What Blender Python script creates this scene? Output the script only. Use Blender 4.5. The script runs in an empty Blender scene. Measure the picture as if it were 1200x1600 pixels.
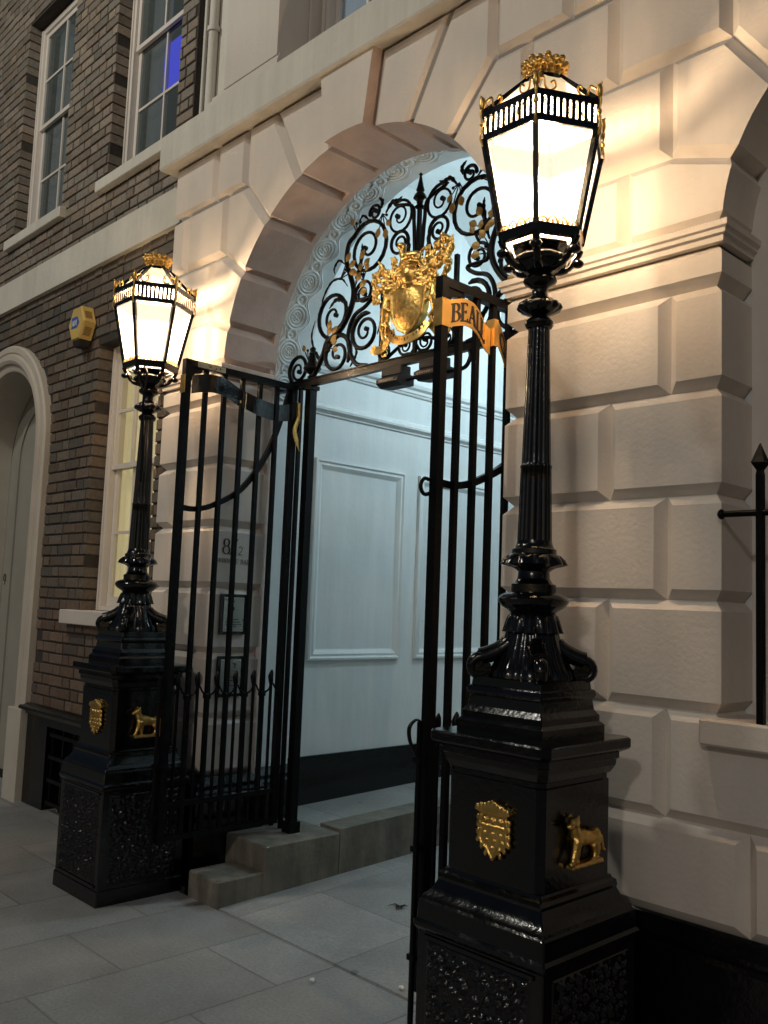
import bpy, bmesh, math, random
from mathutils import Vector, Matrix, noise
random.seed(7)
PI = math.pi
S = bpy.context.scene
# ------------------------------------------------------------------ camera
cam = bpy.data.objects.new('camera', bpy.data.cameras.new('camera'))
S.collection.objects.link(cam); S.camera = cam
yaw, pit, rol = math.radians(46.2), math.radians(5.72), math.radians(2.2)
fw = Vector((-math.sin(yaw)*math.cos(pit), math.cos(yaw)*math.cos(pit), math.sin(pit)))
r0 = Vector((math.cos(yaw), math.sin(yaw), 0)); u0 = r0.cross(fw)
rr = r0*math.cos(rol)+u0*math.sin(rol); uu = -r0*math.sin(rol)+u0*math.cos(rol)
M = Matrix.Identity(4)
for i in range(3):
    M[i][0], M[i][1], M[i][2] = rr[i], uu[i], -fw[i]
M.translation = Vector((0, 0, 1.6))
cam.matrix_world = M
cd = cam.data; cd.sensor_fit = 'VERTICAL'; cd.sensor_height = 24; cd.lens = 24*1418/1600
cd.clip_start = .05; cd.clip_end = 400
# ------------------------------------------------------------------ world, sun, exposure
w = bpy.data.worlds.new('World'); S.world = w; w.use_nodes = True
nt = w.node_tree; bg = nt.nodes['Background']
sky = nt.nodes.new('ShaderNodeTexSky'); sky.sky_type = 'NISHITA'; sky.sun_disc = False
SUN_EL, SUN_AZ = math.radians(24), math.atan2(.42, -1.0)
sky.sun_elevation = math.radians(24); sky.sun_rotation = math.radians(157)
nt.links.new(sky.outputs[0], bg.inputs[0]); bg.inputs[1].default_value = .017
sd = bpy.data.lights.new('street_light', 'SUN'); sd.energy = .31; sd.angle = math.radians(2.5); sd.color = (1, .92, .82)
so = bpy.data.objects.new('street_light', sd); S.collection.objects.link(so)
sdir = Vector((.42, -1, .50)).normalized()           # towards the light
so.rotation_euler = sdir.to_track_quat('Z', 'Y').to_euler()
# tall street lantern farther up the lane, out of frame to the left and high above the pavement
hd = bpy.data.lights.new('high_street_lantern', 'POINT'); hd.energy = 440; hd.color = (1, .97, .84); hd.shadow_soft_size = .22
ho = bpy.data.objects.new('high_street_lantern', hd); S.collection.objects.link(ho); ho.location = (-6.0, -1.2, 7.6)
S.view_settings.view_transform = 'Standard'; S.view_settings.look = 'None'
S.view_settings.exposure = 0; S.view_settings.gamma = 1
S.render.engine = 'CYCLES'
LAMP_W, PASS_W = 200, 80
# ------------------------------------------------------------------ materials
def mat(name, col=(.5, .5, .5), rough=.6, metal=0, n_scale=0, n_amt=.1, bump=0, b_scale=40, emis=None, e_str=0, coat=0, attr=False, streak=0):
    m = bpy.data.materials.new(name); m.use_nodes = True
    t = m.node_tree; b = t.nodes['Principled BSDF']
    b.inputs['Base Color'].default_value = (*col, 1); b.inputs['Roughness'].default_value = rough
    b.inputs['Metallic'].default_value = metal
    if coat: b.inputs['Coat Weight'].default_value = coat; b.inputs['Coat Roughness'].default_value = .08
    tc = t.nodes.new('ShaderNodeTexCoord')
    src = None
    if attr:
        a = t.nodes.new('ShaderNodeAttribute'); a.attribute_name = 'tint'; src = a.outputs['Color']
    if n_scale:
        n = t.nodes.new('ShaderNodeTexNoise'); n.inputs['Scale'].default_value = n_scale; n.inputs['Detail'].default_value = 8
        n.inputs['Roughness'].default_value = .65
        t.links.new(tc.outputs['Object'], n.inputs['Vector'])
        mr = t.nodes.new('ShaderNodeMapRange'); mr.inputs[1].default_value = .3; mr.inputs[2].default_value = .7
        mr.inputs[3].default_value = 1-n_amt; mr.inputs[4].default_value = 1+n_amt
        t.links.new(n.outputs[0], mr.inputs[0])
        mx = t.nodes.new('ShaderNodeVectorMath'); mx.operation = 'SCALE'
        if src: t.links.new(src, mx.inputs[0])
        else: mx.inputs[0].default_value = col
        t.links.new(mr.outputs[0], mx.inputs['Scale']); t.links.new(mx.outputs[0], b.inputs['Base Color'])
        rm = t.nodes.new('ShaderNodeMapRange'); rm.inputs[1].default_value = .3; rm.inputs[2].default_value = .7
        rm.inputs[3].default_value = max(0, rough-.08); rm.inputs[4].default_value = min(1, rough+.1)
        t.links.new(n.outputs[0], rm.inputs[0]); t.links.new(rm.outputs[0], b.inputs['Roughness'])
        if streak:
            mp = t.nodes.new('ShaderNodeMapping'); mp.inputs['Scale'].default_value = (5, 5, .5)
            n5 = t.nodes.new('ShaderNodeTexNoise'); n5.inputs['Scale'].default_value = 2.2; n5.inputs['Detail'].default_value = 9; n5.inputs['Roughness'].default_value = .7
            t.links.new(tc.outputs['Object'], mp.inputs[0]); t.links.new(mp.outputs[0], n5.inputs['Vector'])
            m5 = t.nodes.new('ShaderNodeMapRange'); m5.inputs[1].default_value = .35; m5.inputs[2].default_value = .62; m5.inputs[3].default_value = 1-streak; m5.inputs[4].default_value = 1.0
            t.links.new(n5.outputs[0], m5.inputs[0])
            m6 = t.nodes.new('ShaderNodeMath'); m6.operation = 'MULTIPLY'; t.links.new(m5.outputs[0], m6.inputs[0]); t.links.new(mr.outputs[0], m6.inputs[1])
            t.links.new(m6.outputs[0], mx.inputs['Scale'])
    elif src: t.links.new(src, b.inputs['Base Color'])
    if bump:
        n2 = t.nodes.new('ShaderNodeTexNoise'); n2.inputs['Scale'].default_value = b_scale; n2.inputs['Detail'].default_value = 6
        t.links.new(tc.outputs['Object'], n2.inputs['Vector'])
        bp = t.nodes.new('ShaderNodeBump'); bp.inputs['Strength'].default_value = bump; bp.inputs['Distance'].default_value = .01
        t.links.new(n2.outputs[0], bp.inputs['Height']); t.links.new(bp.outputs[0], b.inputs['Normal'])
    if emis: b.inputs['Emission Color'].default_value = (*emis, 1); b.inputs['Emission Strength'].default_value = e_str
    return m
def spec(m, v): m.node_tree.nodes['Principled BSDF'].inputs['Specular IOR Level'].default_value = v; return m
STUCCO = mat('painted_stucco', (.64, .578, .515), .62, n_scale=2.2, n_amt=.07, bump=.16, b_scale=60, streak=.05)
SOFFIT = mat('shade_tinted_soffit', (.47, .36, .31), .65, n_scale=5, n_amt=.16, bump=.12, b_scale=70)  # stucco made darker and pinker: indirect lamp light put into the colour
LEDGE = mat('stucco_band', (.63, .60, .53), .65, n_scale=1.4, n_amt=.10, bump=.25, b_scale=25, streak=.12)
PLASTER = mat('smooth_white_plaster', (.66, .68, .67), .5, n_scale=1.2, n_amt=.06, bump=.10, b_scale=30, streak=.09)
BLACK = mat('black_gloss_paint', (.003, .003, .0033), .14, n_scale=6, n_amt=.3, bump=.12, b_scale=55)
IRON = mat('black_painted_iron', (.003, .003, .0034), .34, n_scale=9, n_amt=.3, bump=.08, b_scale=80)
spec(IRON, .15); spec(BLACK, .5)
GOLD = mat('gold_leaf', (.80, .50, .15), .34, 1, n_scale=14, n_amt=.18, bump=.25, b_scale=60)
DGOLD = mat('dull_gilding', (.42, .27, .09), .5, .55, n_scale=20, n_amt=.25, bump=.1)
BRICK = mat('dark_london_brick', (.1, .09, .07), .88, n_scale=35, n_amt=.28, bump=.5, b_scale=110, attr=True)
MORTAR = mat('dark_mortar', (.04, .033, .028), .95, n_scale=30, n_amt=.3, bump=.4, b_scale=90)
WOOD = mat('white_joinery_paint', (.66, .61, .56), .35, n_scale=4, n_amt=.05, bump=.06, b_scale=60)
STEP = mat('worn_step_stone', (.17, .155, .125), .75, n_scale=5, n_amt=.34, bump=.5, b_scale=30, streak=.35)
DOORM = mat('drab_door_paint', (.31, .295, .255), .5, n_scale=3, n_amt=.08, bump=.05)
SURR = mat('door_surround_stucco', (.50, .45, .38), .65, n_scale=3, n_amt=.07, bump=.1, b_scale=60)
INK = mat('black_lettering', (.012, .012, .014), .5)
STEEL = mat('brushed_steel', (.42, .43, .38), .32, .7, n_scale=30, n_amt=.08)
CREAM = mat('yellowed_plastic', (.62, .43, .13), .45, n_scale=6, n_amt=.1)
NAVY = mat('dark_blue_plastic', (.02, .035, .12), .4)
LOGO = mat('blue_logo', (.05, .12, .42), .4)
WHITE = mat('white_print', (.75, .75, .73), .5)
BOXM = mat('brown_black_plastic', (.014, .010, .009), .6)
LENS = mat('ribbed_lens', (.12, .08, .06), .3)
CURT = mat('yellow_lit_blind', (.55, .5, .34), .9, n_scale=3, n_amt=.15, emis=(.80, .70, .38), e_str=.42)
DARKROOM = mat('dim_room', (.10, .10, .095), .9, n_scale=2, n_amt=.3)
BLUE = mat('blue_pane_reflection', (.05, .06, .5), .5, emis=(.05, .06, .80), e_str=1.7)  # emissive colour painted in for a blue reflection on the pane
BULB = mat('lamp_bulb', (1, .9, .7), .5, emis=(1, .88, .68), e_str=60)
REFLECT = mat('white_pane_reflection', (1, 1, 1), .5, emis=(1, .97, .95), e_str=1.6)  # emissive white painted in for a sign mirrored in the glass
TWIG = mat('dead_twig', (.03, .025, .02), .9)

def pane_mat(name, col, rough, alpha, emis=None, e=0):
    m = mat(name, col, rough); t = m.node_tree; b = t.nodes['Principled BSDF']
    out = t.nodes['Material Output']
    tr = t.nodes.new('ShaderNodeBsdfTransparent'); mx = t.nodes.new('ShaderNodeMixShader'); mx.inputs[0].default_value = alpha
    t.links.new(tr.outputs[0], mx.inputs[1]); t.links.new(b.outputs[0], mx.inputs[2]); t.links.new(mx.outputs[0], out.inputs[0])
    if emis: b.inputs['Emission Color'].default_value = (*emis, 1); b.inputs['Emission Strength'].default_value = e
    return m
GLASS2 = pane_mat('thin_window_glass', (.10, .12, .12), .06, .12)
GLASS = pane_mat('window_glass', (.10, .12, .12), .06, .45)
OPAL = pane_mat('lit_opal_glass', (.9, .86, .78), .35, .88, (1, .86, .64), 1.05)
ROOFG = pane_mat('lit_roof_glass', (.85, .8, .7), .4, .9, (1, .74, .40), .62)

def ground_mat(name, col, bw, rh, off, joint, mortar=.006, swap=False, wet=.0):
    m = bpy.data.materials.new(name); m.use_nodes = True; t = m.node_tree; b = t.nodes['Principled BSDF']
    tc = t.nodes.new('ShaderNodeTexCoord'); sp = t.nodes.new('ShaderNodeSeparateXYZ'); cb = t.nodes.new('ShaderNodeCombineXYZ')
    t.links.new(tc.outputs['Object'], sp.inputs[0])
    ax = t.nodes.new('ShaderNodeMath'); ay = t.nodes.new('ShaderNodeMath')
    ax.inputs[1].default_value, ay.inputs[1].default_value = off
    t.links.new(sp.outputs['Y' if swap else 'X'], ax.inputs[0]); t.links.new(sp.outputs['X' if swap else 'Y'], ay.inputs[0])
    t.links.new(ax.outputs[0], cb.inputs[0]); t.links.new(ay.outputs[0], cb.inputs[1])
    br = t.nodes.new('ShaderNodeTexBrick'); br.inputs['Scale'].default_value = 1
    br.inputs['Brick Width'].default_value = bw; br.inputs['Row Height'].default_value = rh
    br.inputs['Mortar Size'].default_value = mortar; br.inputs['Mortar Smooth'].default_value = .4
    br.inputs['Color1'].default_value = (*[c*1.12 for c in col], 1); br.inputs['Color2'].default_value = (*[c*.86 for c in col], 1)
    br.inputs['Mortar'].default_value = (*joint, 1); br.inputs['Bias'].default_value = 0
    t.links.new(cb.outputs[0], br.inputs['Vector'])
    n = t.nodes.new('ShaderNodeTexNoise'); n.inputs['Scale'].default_value = 1.7; n.inputs['Detail'].default_value = 10; n.inputs['Roughness'].default_value = .7
    n3 = t.nodes.new('ShaderNodeTexNoise'); n3.inputs['Scale'].default_value = 70; n3.inputs['Detail'].default_value = 5
    t.links.new(tc.outputs['Object'], n.inputs['Vector']); t.links.new(tc.outputs['Object'], n3.inputs['Vector'])
    mr = t.nodes.new('ShaderNodeMapRange'); mr.inputs[1].default_value = .3; mr.inputs[2].default_value = .7; mr.inputs[3].default_value = .74; mr.inputs[4].default_value = 1.22
    mr2 = t.nodes.new('ShaderNodeMapRange'); mr2.inputs[1].default_value = .3; mr2.inputs[2].default_value = .7; mr2.inputs[3].default_value = .85; mr2.inputs[4].default_value = 1.15
    t.links.new(n.outputs[0], mr.inputs[0]); t.links.new(n3.outputs[0], mr2.inputs[0])
    mm = t.nodes.new('ShaderNodeMath'); mm.operation = 'MULTIPLY'; t.links.new(mr.outputs[0], mm.inputs[0]); t.links.new(mr2.outputs[0], mm.inputs[1])
    sc = t.nodes.new('ShaderNodeVectorMath'); sc.operation = 'SCALE'
    t.links.new(br.outputs['Color'], sc.inputs[0]); t.links.new(mm.outputs[0], sc.inputs['Scale']); t.links.new(sc.outputs[0], b.inputs['Base Color'])
    vo = t.nodes.new('ShaderNodeTexVoronoi'); vo.inputs['Scale'].default_value = 3.1; vo.inputs['Randomness'].default_value = 1
    t.links.new(tc.outputs['Object'], vo.inputs['Vector'])
    gm = t.nodes.new('ShaderNodeMapRange'); gm.inputs[1].default_value = .045; gm.inputs[2].default_value = .075; gm.inputs[3].default_value = .62; gm.inputs[4].default_value = 1
    t.links.new(vo.outputs['Distance'], gm.inputs[0])
    m7 = t.nodes.new('ShaderNodeMath'); m7.operation = 'MULTIPLY'; t.links.new(mm.outputs[0], m7.inputs[0]); t.links.new(gm.outputs[0], m7.inputs[1]); t.links.new(m7.outputs[0], sc.inputs['Scale'])
    b.inputs['Roughness'].default_value = .6
    rr_ = t.nodes.new('ShaderNodeMapRange'); rr_.inputs[1].default_value = .3; rr_.inputs[2].default_value = .7; rr_.inputs[3].default_value = .5; rr_.inputs[4].default_value = .8
    t.links.new(n.outputs[0], rr_.inputs[0]); t.links.new(rr_.outputs[0], b.inputs['Roughness'])
    iv = t.nodes.new('ShaderNodeMath'); iv.operation = 'SUBTRACT'; iv.inputs[0].default_value = 1; t.links.new(br.outputs['Fac'], iv.inputs[1])
    ad = t.nodes.new('ShaderNodeMath'); ad.operation = 'MULTIPLY_ADD'; ad.inputs[1].default_value = .12
    t.links.new(n3.outputs[0], ad.inputs[0]); t.links.new(iv.outputs[0], ad.inputs[2])
    bp = t.nodes.new('ShaderNodeBump'); bp.inputs['Strength'].default_value = .6; bp.inputs['Distance'].default_value = .006
    t.links.new(ad.outputs[0], bp.inputs['Height']); t.links.new(bp.outputs[0], b.inputs['Normal'])
    return m
SLABS = ground_mat('york_stone_slabs', (.27, .268, .26), .84, .53, (20.21, 20.07), (.19, .185, .18), .006, True)
PATHM = ground_mat('pale_path_slabs', (.26, .255, .24), .9, .75, (20, 20), (.16, .155, .15), .006, True)
DRIVE = ground_mat('passage_paving', (.27, .268, .26), 1.1, .75, (20.3, 20.38), (.21, .208, .2), .005, True)
ROAD = mat('asphalt', (.05, .05, .05), .8, n_scale=60, n_amt=.3, bump=.4, b_scale=150)

# ------------------------------------------------------------------ mesh helpers
class MB:
    def __init__(s): s.v = []; s.f = []; s.c = []; s.col = None
    def add(s, vs, fs):
        n = len(s.v); s.v += [tuple(a) for a in vs]; s.f += [tuple(i+n for i in f) for f in fs]
        if s.col is not None: s.c += [s.col]*len(fs)
        return s
    def box(s, x0, x1, y0, y1, z0, z1):
        return s.add([(x, y, z) for x in (x0, x1) for y in (y0, y1) for z in (z0, z1)],
                     [(0, 1, 3, 2), (4, 6, 7, 5), (0, 4, 5, 1), (2, 3, 7, 6), (0, 2, 6, 4), (1, 5, 7, 3)])
    def bbox(s, x0, x1, y0, y1, z0, z1, b=.006):
        """box with bevelled edges (three stacked octagon-like rings)"""
        def ring(y, i):
            return [(x0+i, y, z0), (x1-i, y, z0), (x1, y, z0+i), (x1, y, z1-i), (x1-i, y, z1), (x0+i, y, z1), (x0, y, z1-i), (x0, y, z0+i)]
        def rin(y, q):
            i = b
            return [(x0+i, y, z0+q), (x1-i, y, z0+q), (x1-q, y, z0+i), (x1-q, y, z1-i), (x1-i, y, z1-q), (x0+i, y, z1-q), (x0+q, y, z1-i), (x0+q, y, z0+i)]
        rs = [rin(y0, b), ring(y0+b, b), ring(y1-b, b), rin(y1, b)]
        v = [p for r in rs for p in r]; f = []
        for k in range(3):
            for i in range(8): f.append((k*8+i, k*8+(i+1) % 8, k*8+8+(i+1) % 8, k*8+8+i))
        f.append(tuple(range(8))); f.append(tuple(24+i for i in range(8)))
        return s.add(v, f)
    def tube(s, pts, r, n=8, cap=True, flat=None, up=Vector((0, 1, 0)), sq=False):
        """tube along pts; r number or list; flat=(across up, across side) scales"""
        P = [Vector(p) for p in pts]; N = len(P); R = r if isinstance(r, (list, tuple)) else [r]*N
        vs = []; fs = []
        for i in range(N):
            t = (P[min(i+1, N-1)]-P[max(i-1, 0)])
            if t.length < 1e-9: t = Vector((0, 0, 1))
            t.normalize(); a = up-t*up.dot(t)
            if a.length < 1e-3: a = Vector((1, 0, 0))-t*t.x
            a.normalize(); b = t.cross(a)
            fu, fs_ = flat if flat else (1, 1)
            for k in range(n):
                an = 2*PI*(k+(.5 if sq else 0))/n; q = R[i]*(1.414 if sq else 1)
                vs.append(P[i]+a*(math.cos(an)*q*fu)+b*(math.sin(an)*q*fs_))
        for i in range(N-1):
            for k in range(n): fs.append((i*n+k, i*n+(k+1) % n, (i+1)*n+(k+1) % n, (i+1)*n+k))
        if cap: fs.append(tuple(range(n))); fs.append(tuple((N-1)*n+k for k in range(n)))
        return s.add(vs, fs)
    def bar(s, a, b, w=.02, up=Vector((0, 1, 0))):
        return s.tube([a, b], w/2, 4, True, None, up, True)
    def lathe(s, prof, n=32, c=(0, 0), mod=None, cap=True):
        """prof (r,z); mod(angle, r, z)->r"""
        vs = []; fs = []
        for r, z in prof:
            for k in range(n):
                a = 2*PI*k/n; q = mod(a, r, z) if mod else r
                vs.append((c[0]+q*math.cos(a), c[1]+q*math.sin(a), z))
        for i in range(len(prof)-1):
            for k in range(n): fs.append((i*n+k, i*n+(k+1) % n, (i+1)*n+(k+1) % n, (i+1)*n+k))
        if cap: fs.append(tuple(range(n))); fs.append(tuple((len(prof)-1)*n+k for k in range(n)))
        return s.add(vs, fs)
    def sqloft(s, prof, ch=.0, c=(0, 0)):
        """square sections (w,z) with chamfer ch"""
        vs = []; fs = []
        for w_, z in prof:
            q = w_-ch
            ring = [(q, -w_), (w_, -q), (w_, q), (q, w_), (-q, w_), (-w_, q), (-w_, -q), (-q, -w_)]
            vs += [(c[0]+x, c[1]+y, z) for x, y in ring]
        for i in range(len(prof)-1):
            for k in range(8): fs.append((i*8+k, i*8+(k+1) % 8, (i+1)*8+(k+1) % 8, (i+1)*8+k))
        fs.append(tuple(range(8))); fs.append(tuple((len(prof)-1)*8+k for k in range(8)))
        return s.add(vs, fs)
    def prism(s, poly, d0, d1, fn):
        """polygon (a,b) extruded from depth d0 to d1; fn(a,b,d)->xyz"""
        n = len(poly); vs = [fn(a, b, d0) for a, b in poly]+[fn(a, b, d1) for a, b in poly]
        fs = [tuple(range(n)), tuple(range(2*n-1, n-1, -1))]+[(i, (i+1) % n, n+(i+1) % n, n+i) for i in range(n)]
        return s.add(vs, fs)
    def build(s, name, m, parent=None, smooth=False, ang=35, kind=None, recalc=True):
        me = bpy.data.meshes.new(name); me.from_pydata(s.v, [], s.f); me.materials.append(m)
        if s.c and len(s.c) == len(s.f):
            at = me.attributes.new('tint', 'FLOAT_COLOR', 'FACE')
            for i, c in enumerate(s.c): at.data[i].color = (*c, 1)
        if recalc:
            bm = bmesh.new(); bm.from_mesh(me)
            if smooth: bmesh.ops.remove_doubles(bm, verts=bm.verts, dist=1e-5)
            bmesh.ops.recalc_face_normals(bm, faces=bm.faces); bm.to_mesh(me); bm.free()
        if smooth:
            me.polygons.foreach_set('use_smooth', [True]*len(me.polygons))
            try: me.set_sharp_from_angle(angle=math.radians(ang))
            except Exception: pass
        o = bpy.data.objects.new(name, me); S.collection.objects.link(o)
        if parent: o.parent = parent; o.matrix_parent_inverse = Matrix.Translation(-parent_world(parent))
        if kind: o['kind'] = kind
        return o
def build_split(mb, name, m, parent, smooth=False, ang=35):
    """one object per connected piece"""
    par = list(range(len(mb.v)))
    def fd(i):
        while par[i] != i: par[i] = par[par[i]]; i = par[i]
        return i
    pos = {}
    for i, v in enumerate(mb.v):
        k = tuple(round(c, 5) for c in v)
        if k in pos: par[fd(i)] = fd(pos[k])
        else: pos[k] = i
    for f in mb.f:
        for i in f[1:]: par[fd(i)] = fd(f[0])
    gr = {}
    for f in mb.f: gr.setdefault(fd(f[0]), []).append(f)
    for fs in gr.values():
        q = MB(); mp = {}
        for f in fs:
            for i in f:
                if i not in mp: mp[i] = len(q.v); q.v.append(mb.v[i])
            q.f.append(tuple(mp[i] for i in f))
        q.build(name, m, parent, smooth, ang)
def parent_world(p): return p.location.copy() if p.parent is None else Vector((0, 0, 0))
def thing(name, label, cat, loc=(0, 0, 0), group=None):
    o = bpy.data.objects.new(name, None); S.collection.objects.link(o); o.location = loc
    o.empty_display_size = .1; o['label'] = label; o['category'] = cat
    if group: o['group'] = group
    return o
def tag(o, label, cat, group=None):
    o['label'] = label; o['category'] = cat
    if group: o['group'] = group
    return o
def cr(pts, n=8):
    """catmull-rom through points"""
    P = [Vector(p) for p in pts]; P = [P[0]*2-P[1]]+P+[P[-1]*2-P[-2]]; out = []
    for i in range(1, len(P)-2):
        a, b, c, d = P[i-1:i+3]
        for k in range(n):
            t = k/n
            out.append(.5*((2*b)+(c-a)*t+(2*a-5*b+4*c-d)*t*t+(3*b-a-3*c+d)*t**3))
    out.append(P[-2]); return out
def remesh(mb, name, m, parent, voxel, smooth_it=2, disp=0, ds=30):
    """fuse overlapping lumps into ONE continuous casting"""
    o = mb.build(name, m, parent, True, 180)
    md = o.modifiers.new('r', 'REMESH'); md.mode = 'VOXEL'; md.voxel_size = voxel; md.use_smooth_shade = True
    sm = o.modifiers.new('s', 'SMOOTH'); sm.iterations = max(1, smooth_it); sm.factor = .5 if smooth_it else .25
    dg = bpy.context.evaluated_depsgraph_get(); me = bpy.data.meshes.new_from_object(o.evaluated_get(dg))
    o.modifiers.clear(); old = o.data; o.data = me; bpy.data.meshes.remove(old)
    if disp:
        for v in me.vertices: v.co += v.normal*(noise.noise(v.co*ds)*disp)
    if not me.materials: me.materials.append(m)
    me.polygons.foreach_set('use_smooth', [True]*len(me.polygons))
    return o
def ball(mb, c, rx, ry, rz, rot=0, ax='Y', n=10):
    vs = []; fs = []
    R = Matrix.Rotation(rot, 3, ax)
    for i in range(n+1):
        th = PI*i/n
        for k in range(2*n):
            a = PI*k/n; p = R @ Vector((rx*math.sin(th)*math.cos(a), ry*math.sin(th)*math.sin(a), rz*math.cos(th)))
            vs.append(Vector(c)+p)
    for i in range(n):
        for k in range(2*n): fs.append((i*2*n+k, i*2*n+(k+1) % (2*n), (i+1)*2*n+(k+1) % (2*n), (i+1)*2*n+k))
    mb.add(vs, fs)

# ------------------------------------------------------------------ lettering (stroke built roman capitals)
def arc(cx, cy, rx, ry, a0, a1, n=14):
    return [(cx+rx*math.cos(math.radians(a0+(a1-a0)*i/n)), cy+ry*math.sin(math.radians(a0+(a1-a0)*i/n))) for i in range(n+1)]
T, H_ = .165, .065
def serif(x, y, w_=.2): return ([(x-w_/2, y), (x+w_/2, y)], H_)
def vst(x): return [([(x, 0), (x, 1)], T), serif(x, .025, .3), serif(x, .975, .3)]
def curve_w(pts, f):  # variable width by direction: vertical travel thick
    return (pts, f)
GL = {
 'B': (.66, vst(.16)+[(arc(.3, .75, .24, .22, 90, -90), 'v'), ([(.16, .97), (.3, .97)], H_), ([(.16, .53), (.3, .53)], H_), (arc(.3, .28, .3, .25, 90, -90), 'v'), ([(.16, .03), (.3, .03)], H_)]),
 'E': (.6, vst(.16)+[([(.16, .972), (.5, .972)], H_), ([(.16, .52), (.42, .52)], H_), ([(.16, .028), (.54, .028)], H_), ([(.51, .86), (.51, .99)], H_), ([(.42, .44), (.42, .6)], H_), ([(.55, .01), (.55, .17)], H_)]),
 'A': (.78, [([(.12, .02), (.39, 1)], H_+.01), ([(.39, 1), (.66, .02)], T), ([(.22, .34), (.56, .34)], H_), serif(.12, .025, .24), serif(.66, .025, .26)]),
 'L': (.58, vst(.16)+[([(.16, .028), (.5, .028)], H_), ([(.52, .01), (.52, .2)], H_)]),
 'G': (.78, [(arc(.42, .5, .34, .48, 50, 325, 22), 'v'), ([(.66, .05), (.66, .42)], T*.9), serif(.64, .43, .26), ([(.64, .74), (.64, .95)], H_)]),
 'O': (.8, [(arc(.4, .5, .32, .48, 0, 360, 26), 'v')]),
 'R': (.7, vst(.16)+[(arc(.3, .74, .24, .23, 90, -90), 'v'), ([(.16, .97), (.3, .97)], H_), ([(.16, .51), (.3, .51)], H_), ([(.3, .5), (.6, .03)], T*.9), serif(.62, .025, .2)]),
 'Y': (.72, [([(.1, .98), (.36, .48)], T), ([(.62, .98), (.36, .48)], H_), ([(.36, .5), (.36, 0)], T), serif(.36, .025, .3), serif(.1, .975), serif(.62, .975)]),
 'S': (.56, [(arc(.28, .75, .19, .23, 30, 270, 14)+arc(.28, .27, .21, .25, 90, -150, 14)[1:], 'h'), ([(.47, .76), (.47, .95)], H_), ([(.08, .05), (.08, .25)], H_)]),
 'K': (.74, vst(.16)+[([(.2, .45), (.58, .97)], H_), ([(.3, .58), (.62, .03)], T*.9), serif(.6, .975), serif(.62, .025)]),
 'I': (.34, vst(.17)), 'N': (.82, [([(.16, 0), (.16, 1)], H_+.01), ([(.14, .98), (.66, .02)], T), ([(.66, 0), (.66, 1)], H_+.01), serif(.16, .025), serif(.14, .975), serif(.66, .975)]),
 'H': (.82, vst(.18)+vst(.64)+[([(.18, .52), (.64, .52)], H_)]),
 "'": (.2, [([(.1, .98), (.08, .76)], .07)]), ' ': (.35, []),
 '8': (.6, [(arc(.3, .74, .2, .24, 0, 360, 22), 'v'), (arc(.3, .26, .25, .26, 0, 360, 24), 'v')]),
 '9': (.6, [(arc(.3, .68, .22, .3, 0, 360, 22), 'v'), (arc(.2, .66, .32, .62, 0, -75, 12), .07)]),
 '1': (.4, [([(.2, 0), (.2, 1)], .09), ([(.2, .98), (.06, .88)], .05), serif(.2, .02, .24)]),
 '2': (.6, [(arc(.28, .72, .21, .26, 160, -40, 14)+[(.06, .04)], .07), ([(.06, .04), (.52, .04)], .09)]),
 'D': (.78, vst(.16)+[(arc(.28, .5, .38, .47, 90, -90, 18), 'v'), ([(.16, .97), (.28, .97)], H_), ([(.16, .03), (.28, .03)], H_)]),
 'T': (.66, [([(.33, 0), (.33, 1)], T), ([(.04, .965), (.62, .965)], .07), serif(.33, .025, .3)]),
}
def stroke_polys(pts, wd, wt=1):
    out = []
    n = len(pts); L = []; 
    for i in range(n):
        a = pts[max(i-1, 0)]; b = pts[min(i+1, n-1)]
        dx, dy = b[0]-a[0], b[1]-a[1]; l = math.hypot(dx, dy) or 1; dx /= l; dy /= l
        if wd == 'v': q = .05+.11*abs(dy)**1.5
        elif wd == 'h': q = .05+.09*abs(dx)**1.5
        else: q = wd
        q *= wt
        L.append((pts[i][0]-dy*q/2, pts[i][1]+dx*q/2, pts[i][0]+dy*q/2, pts[i][1]-dx*q/2))
    for i in range(n-1):
        a, b = L[i], L[i+1]; out.append([(a[0], a[1]), (b[0], b[1]), (b[2], b[3]), (a[2], a[3])])
    return out
def letters(mb, text, fn, height, thick=.002, track=0, hs=1, subdiv=False, wt=1):
    """fn(s,t,d)->xyz with s along text in metres, t up, d out of the surface"""
    x = 0; k = 0
    for ch in text:
        wd, st = GL[ch]
        for pts, w_ in st:
            if subdiv and len(pts) == 2:
                pts = [(pts[0][0]+(pts[1][0]-pts[0][0])*i/5, pts[0][1]+(pts[1][1]-pts[0][1])*i/5) for i in range(6)]
            for q in stroke_polys(pts, w_, wt):
                k += 1; th = thick*(1+.02*(k % 7))
                mb.prism([((x+a)*height*hs, b*height) for a, b in q], 0, th, fn)
        x += wd+track
    return x*height*hs

# ================================================================== GROUND
o = MB().box(-60, 40, -60, -4.2, -.42, -.12).build('road', ROAD, kind='structure')
o = MB().box(-60, 40, -4.2, 2.79, -.4, 0).build('pavement', SLABS, kind='structure')
mb = MB(); mb.box(-4.04, -2.1, 2.800, 2.807, -.3, -.004)
mb.add([(-4.06, 2.808, .002), (-2.08, 2.808, .002), (-2.08, 8.6, .22), (-4.06, 8.6, .22), (-4.06, 2.795, -.3), (-2.08, 2.795, -.3), (-2.08, 8.6, -.3), (-4.06, 8.6, -.3)],
       [(0, 1, 2, 3), (0, 4, 5, 1), (1, 5, 6, 2), (2, 6, 7, 3), (3, 7, 4, 0), (4, 7, 6, 5)])
mb.build('passage_road', DRIVE, kind='structure')
mb = MB()
mb.box(-60, -4.46, 2.785, 3.2, -.4, -.004); mb.box(-2.34, 40, 2.785, 3.2, -.4, -.004)
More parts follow.
